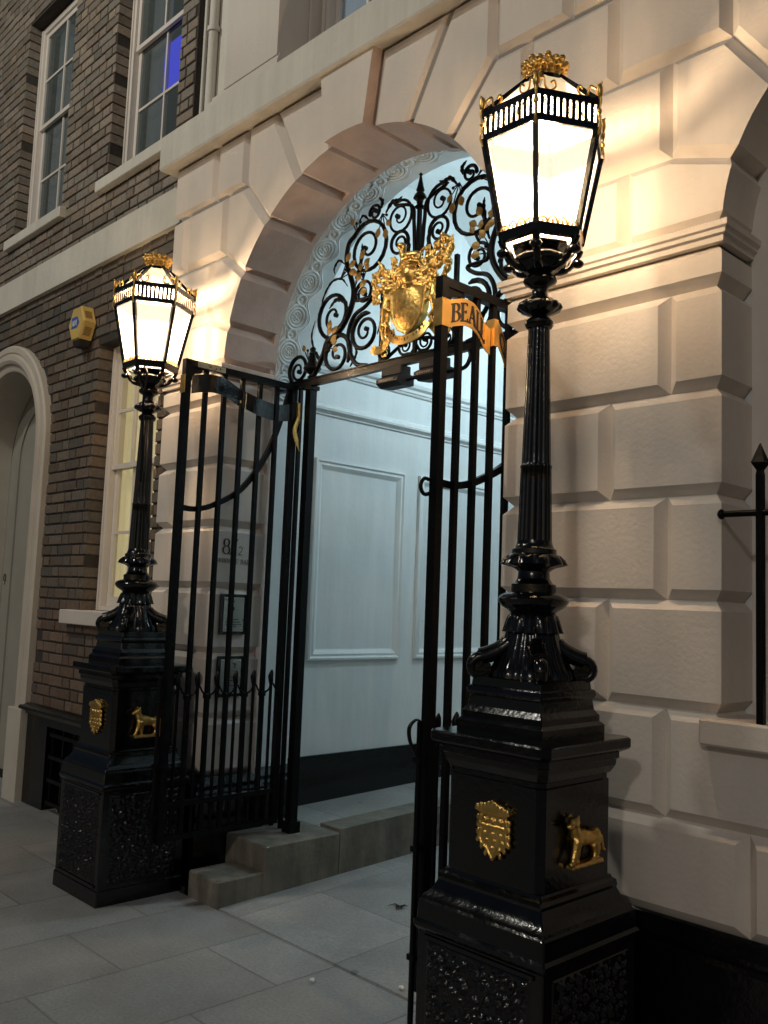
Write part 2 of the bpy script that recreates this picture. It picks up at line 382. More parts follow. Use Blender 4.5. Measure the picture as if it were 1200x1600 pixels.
mb.build('wall_footing_strip', SLABS, kind='structure')
steps = thing('entrance_steps', 'worn pale stone steps and raised kerb rising into the passage beside the open left gate', 'steps', (-4.2, 2.9, 0))
MB().bbox(-4.32, -4.042, 2.79, 3.12, -.1, .135, .008).build('step', STEP, steps, True, 25)
MB().bbox(-4.56, -4.036, 3.085, 3.62, -.1, .269, .008).build('step', STEP, steps, True, 25)
mb = MB()
for i in range(7):
    y0 = 3.622+i*.71; y1 = y0+.706; za, zb = .270+.03*(y0-3.1), .270+.03*(y1-3.1)
    mb.add([(-4.22, y0, za), (-4.038, y0, za), (-4.038, y1, zb), (-4.22, y1, zb), (-4.22, y0, -.1), (-4.038, y0, -.1), (-4.038, y1, -.1), (-4.22, y1, -.1)],
           [(0, 1, 2, 3), (0, 4, 5, 1), (1, 5, 6, 2), (2, 6, 7, 3), (3, 7, 4, 0)])
mb.build('kerb', STEP, steps)
mb = MB(); mb.add([(-4.72, 3.6, .268), (-4.215, 3.6, .268), (-4.215, 8.6, .43), (-4.72, 8.6, .43)], [(0, 1, 2, 3)])
mb.box(-4.72, -4.215, 3.6, 3.61, 0, .262)
mb.build('raised_path', PATHM, kind='structure')

# ================================================================== RUSTICATED STONE BUILDING
D = 2.92; G = .034; CH = .036
XC, ZS, R = -3.40, 2.94, 1.06
XW, RW = -.695, .71
hall = thing('stucco_gateway_building', 'cream rusticated stucco building front with the big round carriage arch and raised blocks', 'building', (-3.4, 3.2, 0))
def isect(p, d, q, e):
    den = d[0]*e[1]-d[1]*e[0]
    if abs(den) < 1e-9: return None
    t = ((q[0]-p[0])*e[1]-(q[1]-p[1])*e[0])/den
    return (p[0]+d[0]*t, p[1]+d[1]*t)
def block(mb, poly, flags, rev=.36, dy=0.0, sof=None, ch=CH, g=G):
    """poly [(x,z)]; flags[i] for edge i->i+1: 1 chamfered, 0 flush (reveal)."""
    n = len(poly)
    area = sum(poly[i][0]*poly[(i+1) % n][1]-poly[(i+1) % n][0]*poly[i][1] for i in range(n))
    if area < 0: poly = poly[::-1]; flags = [flags[(n-2-i) % n] for i in range(n)]
    P = poly; dr = []
    for i in range(n):
        a, b = P[i], P[(i+1) % n]; l = math.hypot(b[0]-a[0], b[1]-a[1]); dr.append(((b[0]-a[0])/l, (b[1]-a[1])/l))
    Pi = []; Po = []
    for i in range(n):
        fp, fn_ = flags[i-1], flags[i]; d0, d1 = dr[i-1], dr[i]; p = P[i]
        if fp and fn_:
            q0 = (p[0]-d0[1]*ch, p[1]+d0[0]*ch); q1 = (p[0]-d1[1]*ch, p[1]+d1[0]*ch)
            x = isect(q0, d0, q1, d1); Pi.append(x if x else q0); Po.append(p)
        elif fp and not fn_:
            q0 = (p[0]-d0[1]*ch, p[1]+d0[0]*ch); x = isect(q0, d0, p, d1)
            Pi.append(x if x and math.hypot(x[0]-p[0], x[1]-p[1]) < 4*ch else (p[0]+d1[0]*ch, p[1]+d1[1]*ch)); Po.append((p[0]-d0[0]*g, p[1]-d0[1]*g))
        elif fn_ and not fp:
            q1 = (p[0]-d1[1]*ch, p[1]+d1[0]*ch); x = isect(q1, d1, p, d0)
            Pi.append(x if x and math.hypot(x[0]-p[0], x[1]-p[1]) < 4*ch else (p[0]-d0[0]*ch, p[1]-d0[1]*ch)); Po.append((p[0]+d1[0]*g, p[1]+d1[1]*g))
        else: Pi.append(p); Po.append(p)
    y = D+dy; yb = D+G
    mb.add([(a, y, b) for a, b in Pi], [tuple(range(n))])
    sm = sof if sof is not None else mb
    for i in range(n):
        j = (i+1) % n
        if flags[i]:
            mb.add([(*Pi[i], y), (*Pi[j], y), (*Po[j], yb), (*Po[i], yb)], [(0, 1, 2, 3)])
            k = len(mb.v)-4
            for t in range(4): a = mb.v[k+t]; mb.v[k+t] = (a[0], a[2], a[1])
            if not flags[i-1]: sm.add([(Pi[i][0], y, Pi[i][1]), (Po[i][0], yb, Po[i][1]), (Po[i][0], D+rev, Po[i][1]), (Pi[i][0], D+rev, Pi[i][1])], [(0, 1, 2, 3)])
            if not flags[j]: sm.add([(Pi[j][0], y, Pi[j][1]), (Po[j][0], yb, Po[j][1]), (Po[j][0], D+rev, Po[j][1]), (Pi[j][0], D+rev, Pi[j][1])], [(0, 1, 2, 3)])
        else:
            sm.add([(Pi[i][0], y, Pi[i][1]), (Pi[j][0], y, Pi[j][1]), (Pi[j][0], D+rev, Pi[j][1]), (Pi[i][0], D+rev, Pi[i][1])], [(0, 1, 2, 3)])
BL = MB(); SO = MB()
def rect(x0, x1, z0, z1, l=1, r=1, rev=.36, mb=None):
    block(mb or BL, [(x0, z0), (x1, z0), (x1, z1), (x0, z1)], [1, r, 1, l], rev)
ROWS = [.58, .905, 1.275, 1.65, 2.015, 2.385, 2.75]
XL0, XL1, XR0, XR1 = -5.12, XC-R, XC+R, -1.405
for i in range(6):
    z0, z1 = ROWS[i], ROWS[i+1]
    # left pier
    if i in (2, 4): rect(XL0, -4.95, z0, z1, 0, 1); rect(-4.95, XL1, z0, z1, 1, 0)
    else: rect(XL0, XL1, z0, z1, 0, 0)
    # right pier
    j = [-1.86, -1.62, -1.855, -1.62, -1.855, -1.61][i]
    if i == 0:
        rect(XR0, j, z0, z1, 0, 1); rect(j, -1.324, z0, z1); rect(-1.324, -.7, z0, z1); rect(-.7, .015, z0, z1); rect(.015, .7, z0, z1, 1, 0)
    elif i == 1:
        rect(XR0, j, z0, z1, 0, 1); block(BL, [(j, z0), (-.96, z0), (-.96, 1.17), (XR1, 1.17), (XR1, z1), (j, z1)], [1, 1, 0, 0, 1, 1], .24)
        rect(-.96, -.3, z0, 1.17); rect(-.3, .7, z0, 1.17, 1, 0); rect(.015, .7, 1.172, z1, 0, 0)
    else:
        rect(XR0, j, z0, z1, 0, 1); rect(j, XR1, z0, z1, 1, 0, .24); rect(.015, .7, z0, z1, 0, 0)
rect(XL0, XL1, 2.75, 2.90, 0, 0); rect(XR0, XR1, 2.75, 2.90, 0, 0, .24); rect(.015, .7, 2.75, 2.9, 0, 0)
def A(th, cx=XC, r=R, sx=1): t = math.radians(th); return (cx+sx*r*math.cos(t), ZS+r*math.sin(t))
def arcp(t0, t1, cx, r, sx, n=7): return [A(t0+(t1-t0)*i/n, cx, r, sx) for i in range(n+1)]
t00 = math.degrees(math.asin(.03/R)); TH = [t00, 13.5, 31, 49, 66.5, 82]
for sx in (-1, 1):
    X = lambda d: XC+sx*d
    def vb(t0, t1, tail, n=7, dy=0):
        p = arcp(t0, t1, XC, R, sx, n)+[(X(a), b) for a, b in tail]
        block(BL, p, [0]*n+[1]*(len(tail)+1), .36, dy, SO)
    vb(TH[0], TH[1], [(1.24, 3.275), (1.24, 2.97)], 3)
    vb(TH[1], TH[2], [(1.13, 3.65), (1.24, 3.65), (1.24, 3.275)])
    vb(TH[2], TH[3], [(.94, 4.025), (1.13, 4.025), (1.13, 3.65)])
    vb(TH[3], TH[4], [(.68, 4.39), (.94, 4.39), (.94, 4.025)])
    vb(TH[4], TH[5], [(.20, 4.39), (.68, 4.39)])
ks = arcp(82, 98, XC, R, 1, 6)
block(BL, ks+[(XC-.205, 4.385), (XC+.205, 4.385)], [0]*6+[0, 0, 0], .36, -.055, SO)
for a, b, z0, z1 in [(1.24, 1.72, 2.97, 3.275), (1.24, 1.72, 3.275, 3.65), (1.13, 1.57, 3.65, 4.025), (1.57, 1.72, 3.65, 4.025), (.94, 1.26, 4.025, 4.39), (1.26, 1.72, 4.025, 4.39)]:
    rect(XC-b, XC-a, z0, z1, 0 if b == 1.72 else 1, 1)
for a, b, z0, z1 in [(-2.16, -1.79, 2.97, 3.275), (-2.16, -1.61, 3.275, 3.65), (-2.27, -1.84, 3.65, 4.025), (-1.84, -1.38, 3.65, 4.025), (-2.46, -2.06, 4.025, 4.39), (-2.06, -1.6, 4.025, 4.39), (-1.6, -1.1, 4.025, 4.39)]:
    rect(a, b, z0, z1)
tw0 = math.degrees(math.asin(.03/RW))
for sx in (-1, 1):
    Y = lambda x: x if sx < 0 else 2*XW-x
    def wb(t0, t1, tail, n=6):
        p = arcp(t0, t1, XW, RW, sx, n)+[(Y(a), b) for a, b in tail]
        block(BL, p, [0]*n+[1]*(len(tail)+1), .24)
    wb(tw0, 20.9, [(-1.6, 3.275), (-1.79 if sx < 0 else -1.7, 3.275), (-1.79 if sx < 0 else -1.7, 2.97)], 4)
    wb(20.9, 43, [(-1.38, 3.65), (-1.61, 3.65), (-1.61, 3.275)])
    wb(43, 65, [(-1.1, 4.025), (-1.38, 4.025), (-1.38, 3.65)])
    wb(65, 90, [(XW, 4.39), (-1.1, 4.39), (-1.1, 4.025)])
BL.build('rusticated_blocks', STUCCO, hall)
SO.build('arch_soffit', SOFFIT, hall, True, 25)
# solid wall behind the blocks
def arch_wall(mb, x0, x1, z0, z1, xc, zs, r, y0, y1, n=32, zb=None):
    zb = z0 if zb is None else zb
    pts = [(xc-r, zb)]+[(xc+r*math.cos(PI-PI*i/n), zs+r*math.sin(PI-PI*i/n)) for i in range(n+1)]+[(xc+r, zb)]
    top = [(x0, zb)]+[(x0, zs)]+[(x0+(x1-x0)*i/n, z1) for i in range(0, n+1)]+[(x1, zs)][:0]+[(x1, zb)]
    for y in (y0, y1):
        mb.add([(x0, y, z0), (xc-r, y, z0), (xc-r, y, zs), (x0, y, zs)], [(0, 1, 2, 3)])
        mb.add([(xc+r, y, z0), (x1, y, z0), (x1, y, zs), (xc+r, y, zs)], [(0, 1, 2, 3)])
        for i in range(n):
            a = pts[1+i]; b = pts[2+i]; c = (x0+(x1-x0)*(i+1)/n, z1); d = (x0+(x1-x0)*i/n, z1)
            if i == 0: mb.add([(x0, y, zs), (a[0], y, a[1]), (d[0], y, d[1])], [(0, 1, 2)])
            if i == n-1: mb.add([(x1, y, zs), (b[0], y, b[1]), (c[0], y, c[1])], [(0, 1, 2)])
            mb.add([(a[0], y, a[1]), (b[0], y, b[1]), (c[0], y, c[1]), (d[0], y, d[1])], [(0, 1, 2, 3)])
    for i in range(len(pts)-1):
        a, b = pts[i], pts[i+1]; mb.add([(a[0], y0, a[1]), (b[0], y0, b[1]), (b[0], y1, b[1]), (a[0], y1, a[1])], [(0, 1, 2, 3)])
    mb.add([(x0, y0, z0), (x0, y1, z0), (x0, y1, z1), (x0, y0, z1)], [(0, 1, 2, 3)])
    mb.add([(x1, y0, z0), (x1, y1, z0), (x1, y1, z1), (x1, y0, z1)], [(0, 1, 2, 3)])
    mb.add([(x0, y0, z1), (x1, y0, z1), (x1, y1, z1), (x0, y1, z1)], [(0, 1, 2, 3)])
RI = 1.16
mb = MB(); arch_wall(mb, -5.115, -1.9, -.1, 4.5, XC, ZS, RI, 3.281, 3.62)
mb.box(-1.9, .7, 3.17, 3.75, -.1, 1.2); mb.box(-1.9, -1.3, 3.165, 3.75, 1.2, 4.5); mb.box(-.1, .7, 3.17, 3.75, 1.2, 4.5); mb.box(-1.3, -.1, 3.17, 3.75, 3.56, 4.5)
mb.box(-5.115, -4.75, 2.97, 3.27, -.1, 4.45); mb.box(-2.1, -1.75, 2.97, 3.16, -.1, 4.45)
mb.build('wall_core', PLASTER, hall)
# lip around the voussoir soffit
mb = MB()
for i in range(48):
    a, b = PI*i/48, PI*(i+1)/48
    q = [(R+.10, 3.235), (R+.002, 3.262), (R+.002, 3.30), (R+.10, 3.31)]
    for k in range(3):
        (r1, y1), (r2, y2) = q[k], q[k+1]
        mb.add([(XC-r1*math.cos(a), y1, ZS+r1*math.sin(a)), (XC-r1*math.cos(b), y1, ZS+r1*math.sin(b)), (XC-r2*math.cos(b), y2, ZS+r2*math.sin(b)), (XC-r2*math.cos(a), y2, ZS+r2*math.sin(a))], [(0, 1, 2, 3)])
mb.box(XL1-.1, XL1-.002, 3.262, 3.30, -.05, ZS); mb.box(XR0+.002, XR0+.1, 3.262, 3.30, -.05, ZS)
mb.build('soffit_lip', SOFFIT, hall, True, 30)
# guilloche carving on the inner arch
mb = MB()
def onarch(s, y, h):  # s arc length from the crown
    a = s/RI; r = RI-h; return (XC+r*math.sin(a), y, ZS+r*math.cos(a))
YC = 3.445; per = PI*RI/16
def ring(s0, y0, ra, w_, h, n=26):
    pts = []
    for k in range(n+1): t = 2*PI*k/n; pts.append(onarch(s0+ra*math.cos(t), y0+ra*math.sin(t), h))
    mb.tube(pts, w_, 6, False, None, Vector((.3, .9, .1)))
for k in range(-8, 9):
    s0 = k*per
    if abs(s0)/RI > PI/2+.03: continue
    for ra, w_ in ((.078, .012), (.057, .011), (.036, .008)): ring(s0, YC, ra, w_, .002)
    ball(mb, onarch(s0, YC, 0), .012, .012, .012, n=5)
    for q in range(6): t = q*PI/3; ball(mb, onarch(s0+.020*math.cos(t), YC+.020*math.sin(t), 0), .010, .010, .008, n=4)
for k in range(-8, 8):
    s0 = (k+.5)*per
    ring(s0, YC, .034, .011, .002); ball(mb, onarch(s0, YC, 0), .014, .014, .010, n=5)
for sg in (-1, 1):
    for off in (.0, .013):
        pts = []
        for i in range(16*16+1):
            s0 = -8*per+i*per/16; ph = 2*PI*s0/per
            pts.append(onarch(s0, YC+sg*(.068+off+.028*math.cos(ph)), .001))
        mb.tube(pts, .008, 5, False, None, Vector((.3, .9, .1)))
mb.build('carved_guilloche', PLASTER, hall, True, 60)
# impost mouldings, band course, upper storey
def mould(mb, path, prof, close=False):
    """sweep profile (out, z) along a plan path [(x,y)], outwards = right of travel"""
    n = len(path); rows = []
    for i in range(n):
        p = Vector(path[i]); a = (Vector(path[i])-Vector(path[i-1])).normalized() if i else None
        b = (Vector(path[i+1])-p).normalized() if i < n-1 else None
        if a is None: a = b
        if b is None: b = a
        na, nb = Vector((a.y, -a.x)), Vector((b.y, -b.x)); m_ = (na+nb); m_ = m_/max(m_.dot(na), .2)
        rows.append([(p.x+m_.x*o_, p.y+m_.y*o_, z) for o_, z in prof])
    k = len(prof); vs = [v for r_ in rows for v in r_]; fs = []
    for i in range(n-1):
        for j in range(k-1): fs.append((i*k+j, i*k+j+1, (i+1)*k+j+1, (i+1)*k+j))
    fs.append(tuple(range(k))); fs.append(tuple((n-1)*k+j for j in range(k)))
    mb.add(vs, fs)
IMP = [(-.02, 2.893), (.008, 2.893), (.010, 2.912), (.022, 2.918), (.024, 2.932), (.034, 2.938), (.036, 2.958), (.028, 2.964), (-.02, 2.978)]
for pth in ([(XL0, 3.0), (XL0, D), (XL1, D), (XL1, 3.27)], [(XR0, 3.27), (XR0, D), (XR1, D), (XR1, 3.16)], [(.015, 3.16), (.015, D), (.7, D)]):
    mb = MB(); mould(mb, pth, IMP); mb.build('impost_moulding', STUCCO, hall, True, 30)
mb = MB()
mould(mb, [(XL0-.02, 3.02), (XL0-.02, D), (.7, D)], [(-.1, 4.392), (.075, 4.372), (.082, 4.385), (.082, 4.598), (.06, 4.612), (-.32, 4.622)])
mb.build('band_course', LEDGE, hall)
mb = MB()
mb.box(-5.12, -4.04, 3.12, 3.4, 4.6, 6.9); mb.box(-3.1, .7, 3.12, 3.4, 4.6, 6.9); mb.box(-4.04, -3.1, 3.12, 3.4, 4.6, 4.86); mb.box(-4.04, -3.1, 3.12, 3.4, 6.5, 6.9)
mb.build('upper_wall', STUCCO, hall)
mb = MB()
mb.box(-4.60, -4.06, 2.90, 3.118, 4.72, 6.9)
mould(mb, [(-4.72, 3.10), (-4.72, 2.86), (-4.0, 2.86), (-4.0, 3.10)], [(-.06, 4.61), (.0, 4.61), (.0, 4.65), (-.02, 4.66), (-.022, 4.69), (-.05, 4.70), (-.052, 4.735), (-.15, 4.76)])
mb.build('pilaster', STUCCO, hall)
MB().box(-4.90, -4.605, 3.0, 3.118, 4.61, 6.9).build('pilaster_return', LEDGE, hall)
mb = MB(); mb.tube([(-4.87, 2.97, 4.61), (-4.87, 2.97, 6.9)], .032, 12)
for z in (5.25, 6.3): mb.tube([(-4.87, 2.97, z), (-4.87, 2.97, z+.03)], .042, 12)
mb.tube([(-5.0, 2.99, 4.61), (-5.0, 2.99, 6.9)], .014, 8)
mb.build('drainpipe', LEDGE, hall, True, 50)
# upper window of the stucco front
def sash_window(parent, x0, x1, z0, z1, y, cols, rows, meet=None, glass=GLASS, fw_=.07, back=None, backname='blind', panes=None):
    fr = MB()
    for a, b, c, d in ((x0, x0+fw_, z0, z1), (x1-fw_, x1, z0, z1), (x0+fw_, x1-fw_, z1-fw_*.8, z1), (x0+fw_, x1-fw_, z0, z0+.03)): fr.box(a, b, y, y+.1, c, d)
    for xx, sg in ((x0+fw_*.45, 1), (x1-fw_*.45, -1)): fr.box(xx-.008, xx+.008, y-.012, y-.001, z0+.02, z1-.02)
    wn = fr.build('window', WOOD, parent)
    X0, X1 = x0+fw_, x1-fw_; zm = meet if meet else (z0+z1)/2
    for up in (0, 1):
        za, zb = (z0+.03, zm+.018) if not up else (zm-.018, z1-fw_*.8)
        yy = y+.045 if not up else y+.018; s_ = MB(); sw = .042
        if up: s_.box(X0+.002, X1-.002, yy, yy+.04, za, za+.036)
        else: s_.box(X0+.002, X1-.002, yy, yy+.04, zb-.036, zb); 
        if up: s_.box(X0+.002, X1-.002, yy, yy+.035, zb-.045, zb-.001)
        else: s_.box(X0+.002, X1-.002, yy, yy+.035, za+.001, za+.07)
        lo = za+(.036 if up else .07); hi = zb-(.045 if up else .036)
        for a in (X0+.002, X1-sw): s_.box(a, a+sw-.002, yy+.001, yy+.034, lo, hi)
        for c in range(1, cols):
            xx = X0+sw+(X1-X0-2*sw)*c/cols; s_.box(xx-.010, xx+.010, yy+.004, yy+.03, lo, hi)
        for r_ in range(1, rows):
            zz = lo+(hi-lo)*r_/rows; s_.box(X0+sw, X1-sw, yy+.006, yy+.028, zz-.010, zz+.010)
        so_ = s_.build('sash', WOOD, wn)
        MB().box(X0+.03, X1-.03, yy+.016, yy+.019, za+.02, zb-.02).build('pane', glass, wn)
    return wn
sash_window(hall, -4.04, -3.1, 4.86, 6.5, 3.20, 3, 3)
MB().box(-4.1, -3.0, 3.38, 3.39, 4.8, 6.6).build('blind', mat('pale_blind', (.5, .55, .6), .8, emis=(.55, .68, .8), e_str=.55), hall)
# ground-floor arched window right of the pier
mb = MB(); mb.bbox(-1.46, .07, 2.868, 3.19, 1.176, 1.264, .008); mb.build('window_sill', STUCCO, hall, True, 25)
fr = MB()
for x in (XR1+.0, .015-.07): fr.box(x, x+.07, 3.155, 3.24, 1.262, ZS)
for i in range(24):
    a, b = PI*i/24, PI*(i+1)/24
    for (r1, y1), (r2, y2) in (((RW+.02, 3.155), (RW-.07, 3.155)), ((RW-.07, 3.155), (RW-.07, 3.24))):
        fr.add([(XW-r1*math.cos(a), y1, ZS+r1*math.sin(a)), (XW-r1*math.cos(b), y1, ZS+r1*math.sin(b)), (XW-r2*math.cos(b), y2, ZS+r2*math.sin(b)), (XW-r2*math.cos(a), y2, ZS+r2*math.sin(a))], [(0, 1, 2, 3)])
wn = fr.build('window', WOOD, hall)
s_ = MB()
for k in range(5): x = XR1+.085+k*.303; s_.box(x, x+.04 if k in (0, 4) else x+.022, 3.19, 3.23, 1.27, ZS+.3)
for z in (1.265, 1.7, 2.12, 2.52, 2.93): s_.box(XR1+.08, -.06, 3.186, 3.233, z, z+(.08 if z < 1.3 else .026))
s_.build('sash', WOOD, wn)
MB().box(XR1+.05, -.03, 3.215, 3.219, 1.27, ZS+.7).build('pane', GLASS, wn)
MB().box(-1.5, .1, 3.5, 3.51, 1.0, 3.8).build('blind', mat('grey_blind', (.45, .42, .38), .9), hall)
# black painted plinth
PL = [(0, -.05), (.055, -.05), (.055, .50), (.045, .515), (.03, .52), (.03, .535), (.012, .56), (.0, .581)]
for pth in ([(XL0-.02, 3.0), (XL0-.02, D), (XL1, D), (XL1, 3.28), (XL1-.09, 3.28), (XL1-.09, 3.62)], [(XR0+.09, 3.62), (XR0+.09, 3.28), (XR0, 3.28), (XR0, D), (.7, D)]):
    mb = MB(); mould(mb, pth, PL); mb.build('plinth', BLACK, hall, True, 30)
# ---- passage behind the arch
mb = MB()
PX0, PX1, PY1 = -4.70, -2.10, 8.5
mb.box(PX0-.1, PX0, 3.5, PY1, -.1, 5.0); mb.box(PX1, PX1+.1, 3.765, PY1, -.1, 5.0); mb.box(PX0, PX1, PY1, PY1+.1, -.1, 4.6)
mb.build('passage_wall', PLASTER, hall)
mb = MB()
for i in range(7): mb.add([(PX0+.001, 3.76+.68*i, .55), (PX0+.018, 3.76+.68*i, .55), (PX0+.018, 3.76+.68*(i+1), .55)], [(0, 1, 2)])
mb = MB(); mb.box(PX0+.001, PX0+.022, 3.64, PY1-.001, .2, .585); mb.box(PX1-.022, PX1-.001, 3.78, PY1-.001, .0, .585); mb.box(PX0+.03, PX1-.03, PY1-.03, PY1-.001, 0, .585)
build_split(mb, 'skirting', BLACK, hall)
def rail(mb, z, prof):
    for x, sg in ((PX0, 1), (PX1, -1)):
        for k in range(len(prof)-1):
            (o1, z1), (o2, z2) = prof[k], prof[k+1]
            mb.add([(x+sg*o1, 3.62, z+z1), (x+sg*o2, 3.62, z+z2), (x+sg*o2, PY1, z+z2), (x+sg*o1, PY1, z+z1)], [(0, 1, 2, 3)])
mb = MB(); rail(mb, 2.86, [(0, -.004), (.012, 0), (.014, .01), (.04, .03), (.042, .045), (.03, .052), (.028, .07), (.012, .085), (0, .09)]); build_split(mb, 'wall_moulding', PLASTER, hall, True, 30); mb = MB()
rail(mb, 3.14, [(0, 0), (.015, .006), (.02, .02), (.028, .024), (.03, .045), (.05, .06), (.055, .085), (0, .1)])
build_split(mb, 'wall_moulding', PLASTER, hall, True, 30)
def panel_frame(x, sg, y0, y1, z0, z1):
    prof = [(0, 0), (.004, .022), (.018, .026), (.03, .016), (.045, .020), (.058, .012), (.07, .004), (.075, .0), (.09, -.004)]
    mb = MB(); rows = []
    for o_, h in prof: rows.append([(x+sg*h, y0+o_, z0+o_), (x+sg*h, y1-o_, z0+o_), (x+sg*h, y1-o_, z1-o_), (x+sg*h, y0+o_, z1-o_)])
    for k in range(len(rows)-1):
        for j in range(4): mb.add([rows[k][j], rows[k][(j+1) % 4], rows[k+1][(j+1) % 4], rows[k+1][j]], [(0, 1, 2, 3)])
    mb.build('panel', PLASTER, hall, True, 40)
for k in range(4): panel_frame(PX0+.001, 1, 3.84+1.01*k, 4.70+1.01*k, 1.2, 2.56); panel_frame(PX1-.001, -1, 3.84+1.01*k, 4.70+1.01*k, 1.2, 2.56)
# groin vault
mb = MB(); NX, NY = 36, 80; Y0, LB = 3.615, 2.25
def vz(x, y):
    u = (x-XC)/1.301; v = ((y-Y0) % LB)/LB*2-1
    return 3.22+1.55*max(math.sqrt(max(0, 1-u*u)), math.sqrt(max(0, 1-v*v))*.985)
vs = [(PX0+(PX1-PX0)*i/NX, Y0+(PY1-Y0)*j/NY, vz(PX0+(PX1-PX0)*i/NX, Y0+(PY1-Y0)*j/NY)) for j in range(NY+1) for i in range(NX+1)]
mb.add(vs, [(j*(NX+1)+i, j*(NX+1)+i+1, (j+1)*(NX+1)+i+1, (j+1)*(NX+1)+i) for j in range(NY) for i in range(NX)])
mb.build('groin_vault', PLASTER, hall, True, 20)
# painted number and name on the left reveal (wall faces +x)
def revx(y0, z0, x): return lambda s_, t_, d_: (x+.0012+d_, y0+s_, z0+t_)
mb = MB(); letters(mb, '8', revx(2.985, 1.850, XL1), .090, .001, 0, 1, False, .8); 
letters(mb, '1', revx(3.044, 1.893, XL1), .045, .001, 0, 1, False, .9); mb.prism([(.046, -.006), (.052, -.006), (.108, .092), (.102, .092)], 0, .001, revx(2.985, 1.850, XL1)); letters(mb, '2', revx(3.096, 1.848, XL1), .052, .001, 0, 1.1, False, .85)
mb.build('house_number', INK, hall)
mb = MB(); letters(mb, "SKINNERS' HALL", revx(2.946, 1.797, XL1), .027, .001, .07, .98, False, .6); mb.build('painted_name', INK, hall)

# nameplates
def plate(label, z0, z1, kind):
    t = thing('nameplate', label, 'sign', (XL1, 3.08, (z0+z1)/2))
    y0, y1 = 2.985, 3.165
    mb = MB(); mb.bbox(XL1+.002, XL1+.014, y0, y1, z0, z1, .003); mb.build('backing_board', BLACK, t)
    MB().box(XL1+.0145, XL1+.018, y0+.022, y1-.018, z0+.018, z1-.018).build('metal_plate', STEEL, t)
    mb = MB()
    for y in (y0+.034, y1-.030):
        for z in (z0+.030, z1-.030): ball(mb, (XL1+.019, y, z), .004, .006, .006, n=6)
    mb.build('fixing_screw', mat('chrome', (.8, .8, .8), .15, 1), t, True)
    mb = MB(); f = lambda s_, t_, d_: (XL1+.0185+d_, y0+s_, z0+t_)
    rnd = random.Random(3)
    if kind == 0:
        rows = [(.19, .06, .10), (.085, .045, .13), (.07, .035, .14), (.055, .04, .135), (.042, .06, .11)]
        mb.prism([(.085+.011*math.cos(a*PI/5), .150+.014*math.sin(a*PI/5)) for a in range(10)], 0, .0007, f)
    else:
        rows = [(.16, .05, .09), (.11, .05, .12), (.09, .05, .11), (.06, .05, .12)]
        mb.prism([(.105, .195), (.125, .185), (.12, .165), (.114, .166), (.118, .182), (.104, .190)], 0, .0007, f)
    for z, a, b in rows:
        x = a
        while x < b: q = rnd.uniform(.006, .014); mb.prism([(x, z), (x+q, z), (x+q, z+.006), (x, z+.006)], 0, .0007, f); x += q+.005
    mb.build('engraved_text', INK, t)
plate('upper steel nameplate on black board, on the jamb just below the painted number', 1.383, 1.618, 0)
plate('lower steel nameplate on black board, seen behind the spikes of the left gate', 1.026, 1.260, 1)

# ================================================================== BRICK HOUSE
bh = thing('brick_house', 'dark brown brick house front with white sash windows left of the stucco gateway', 'building', (-7, 3.2, 0))
YB = 3.0
W1 = (-8.09, -7.10, 4.72, 6.78); W2 = (-6.31, -5.33, 4.72, 7.4); W3 = (-6.235, -5.33, 1.47, 3.42)
DX, DR, DZ = -7.90, .72, 2.76
holes = [W1, W2, W3]
def arch_in(x, z, r): return (abs(x-DX) < r and z < DZ) or (math.hypot(x-DX, z-DZ) < r)
mb = MB(); mb.col = (.1, .09, .07)
cs, zc, k = .081, .735, 0
rnd = random.Random(11)
while zc < 9.2:
    x = -12.2+(.16 if k % 2 else 0)+rnd.uniform(-.02, .02); st = True
    zt = zc+cs-.014; up = zc > 4.15
    while x < -5.13:
        L = (.215 if st else .103)*rnd.uniform(.93, 1.06); x1 = x+L
        segs = [(x, min(x1, -5.128))]
        for (a, b, c, d) in holes:
            if zt > c and zc < d:
                ns = []
                for p, q in segs:
                    if q <= a or p >= b: ns.append((p, q)); continue
                    if p < a: ns.append((p, a))
                    if q > b: ns.append((b, q))
                segs = ns
        for p, q in segs:
            if q-p < .018: continue
            if any(arch_in(t_, (zc+zt)/2, .86) for t_ in (p, (p+q)/2, q)): continue
            base = (.21, .175, .14) if up else (.125, .100, .078)
            if zc < 1.5: base = (.145, .10, .074)
            f_ = rnd.uniform(.68, 1.25); h = rnd.uniform(-.012, .014)
            mb.col = (base[0]*f_+h, base[1]*f_, base[2]*f_-h*.6)
            yo = rnd.uniform(-.0035, .0025); j = [rnd.uniform(-.002, .002) for _ in range(8)]
            y0 = YB+yo; y1 = YB+.115
            v = [(p+j[0], y0, zc+j[1]), (q+j[2], y0, zc+j[3]), (q+j[4], y0, zt+j[5]), (p+j[6], y0, zt+j[7])]
            e = .004; v2 = [(v[0][0]+e, y0-e, v[0][2]+e), (v[1][0]-e, y0-e, v[1][2]+e), (v[2][0]-e, y0-e, v[2][2]-e), (v[3][0]+e, y0-e, v[3][2]-e)]
            vb_ = [(p, y1, zc), (q, y1, zc), (q, y1, zt), (p, y1, zt)]
            mb.add(v2+v+vb_, [(0, 1, 2, 3)]+[(i, (i+1) % 4, 4+(i+1) % 4, 4+i) for i in range(4)]+[(4+i, 4+(i+1) % 4, 8+(i+1) % 4, 8+i) for i in range(4)])
        x = x1+.015; st = not st
    zc += cs; k += 1
mb.build('brickwork', BRICK, bh, recalc=False)
mb = MB()
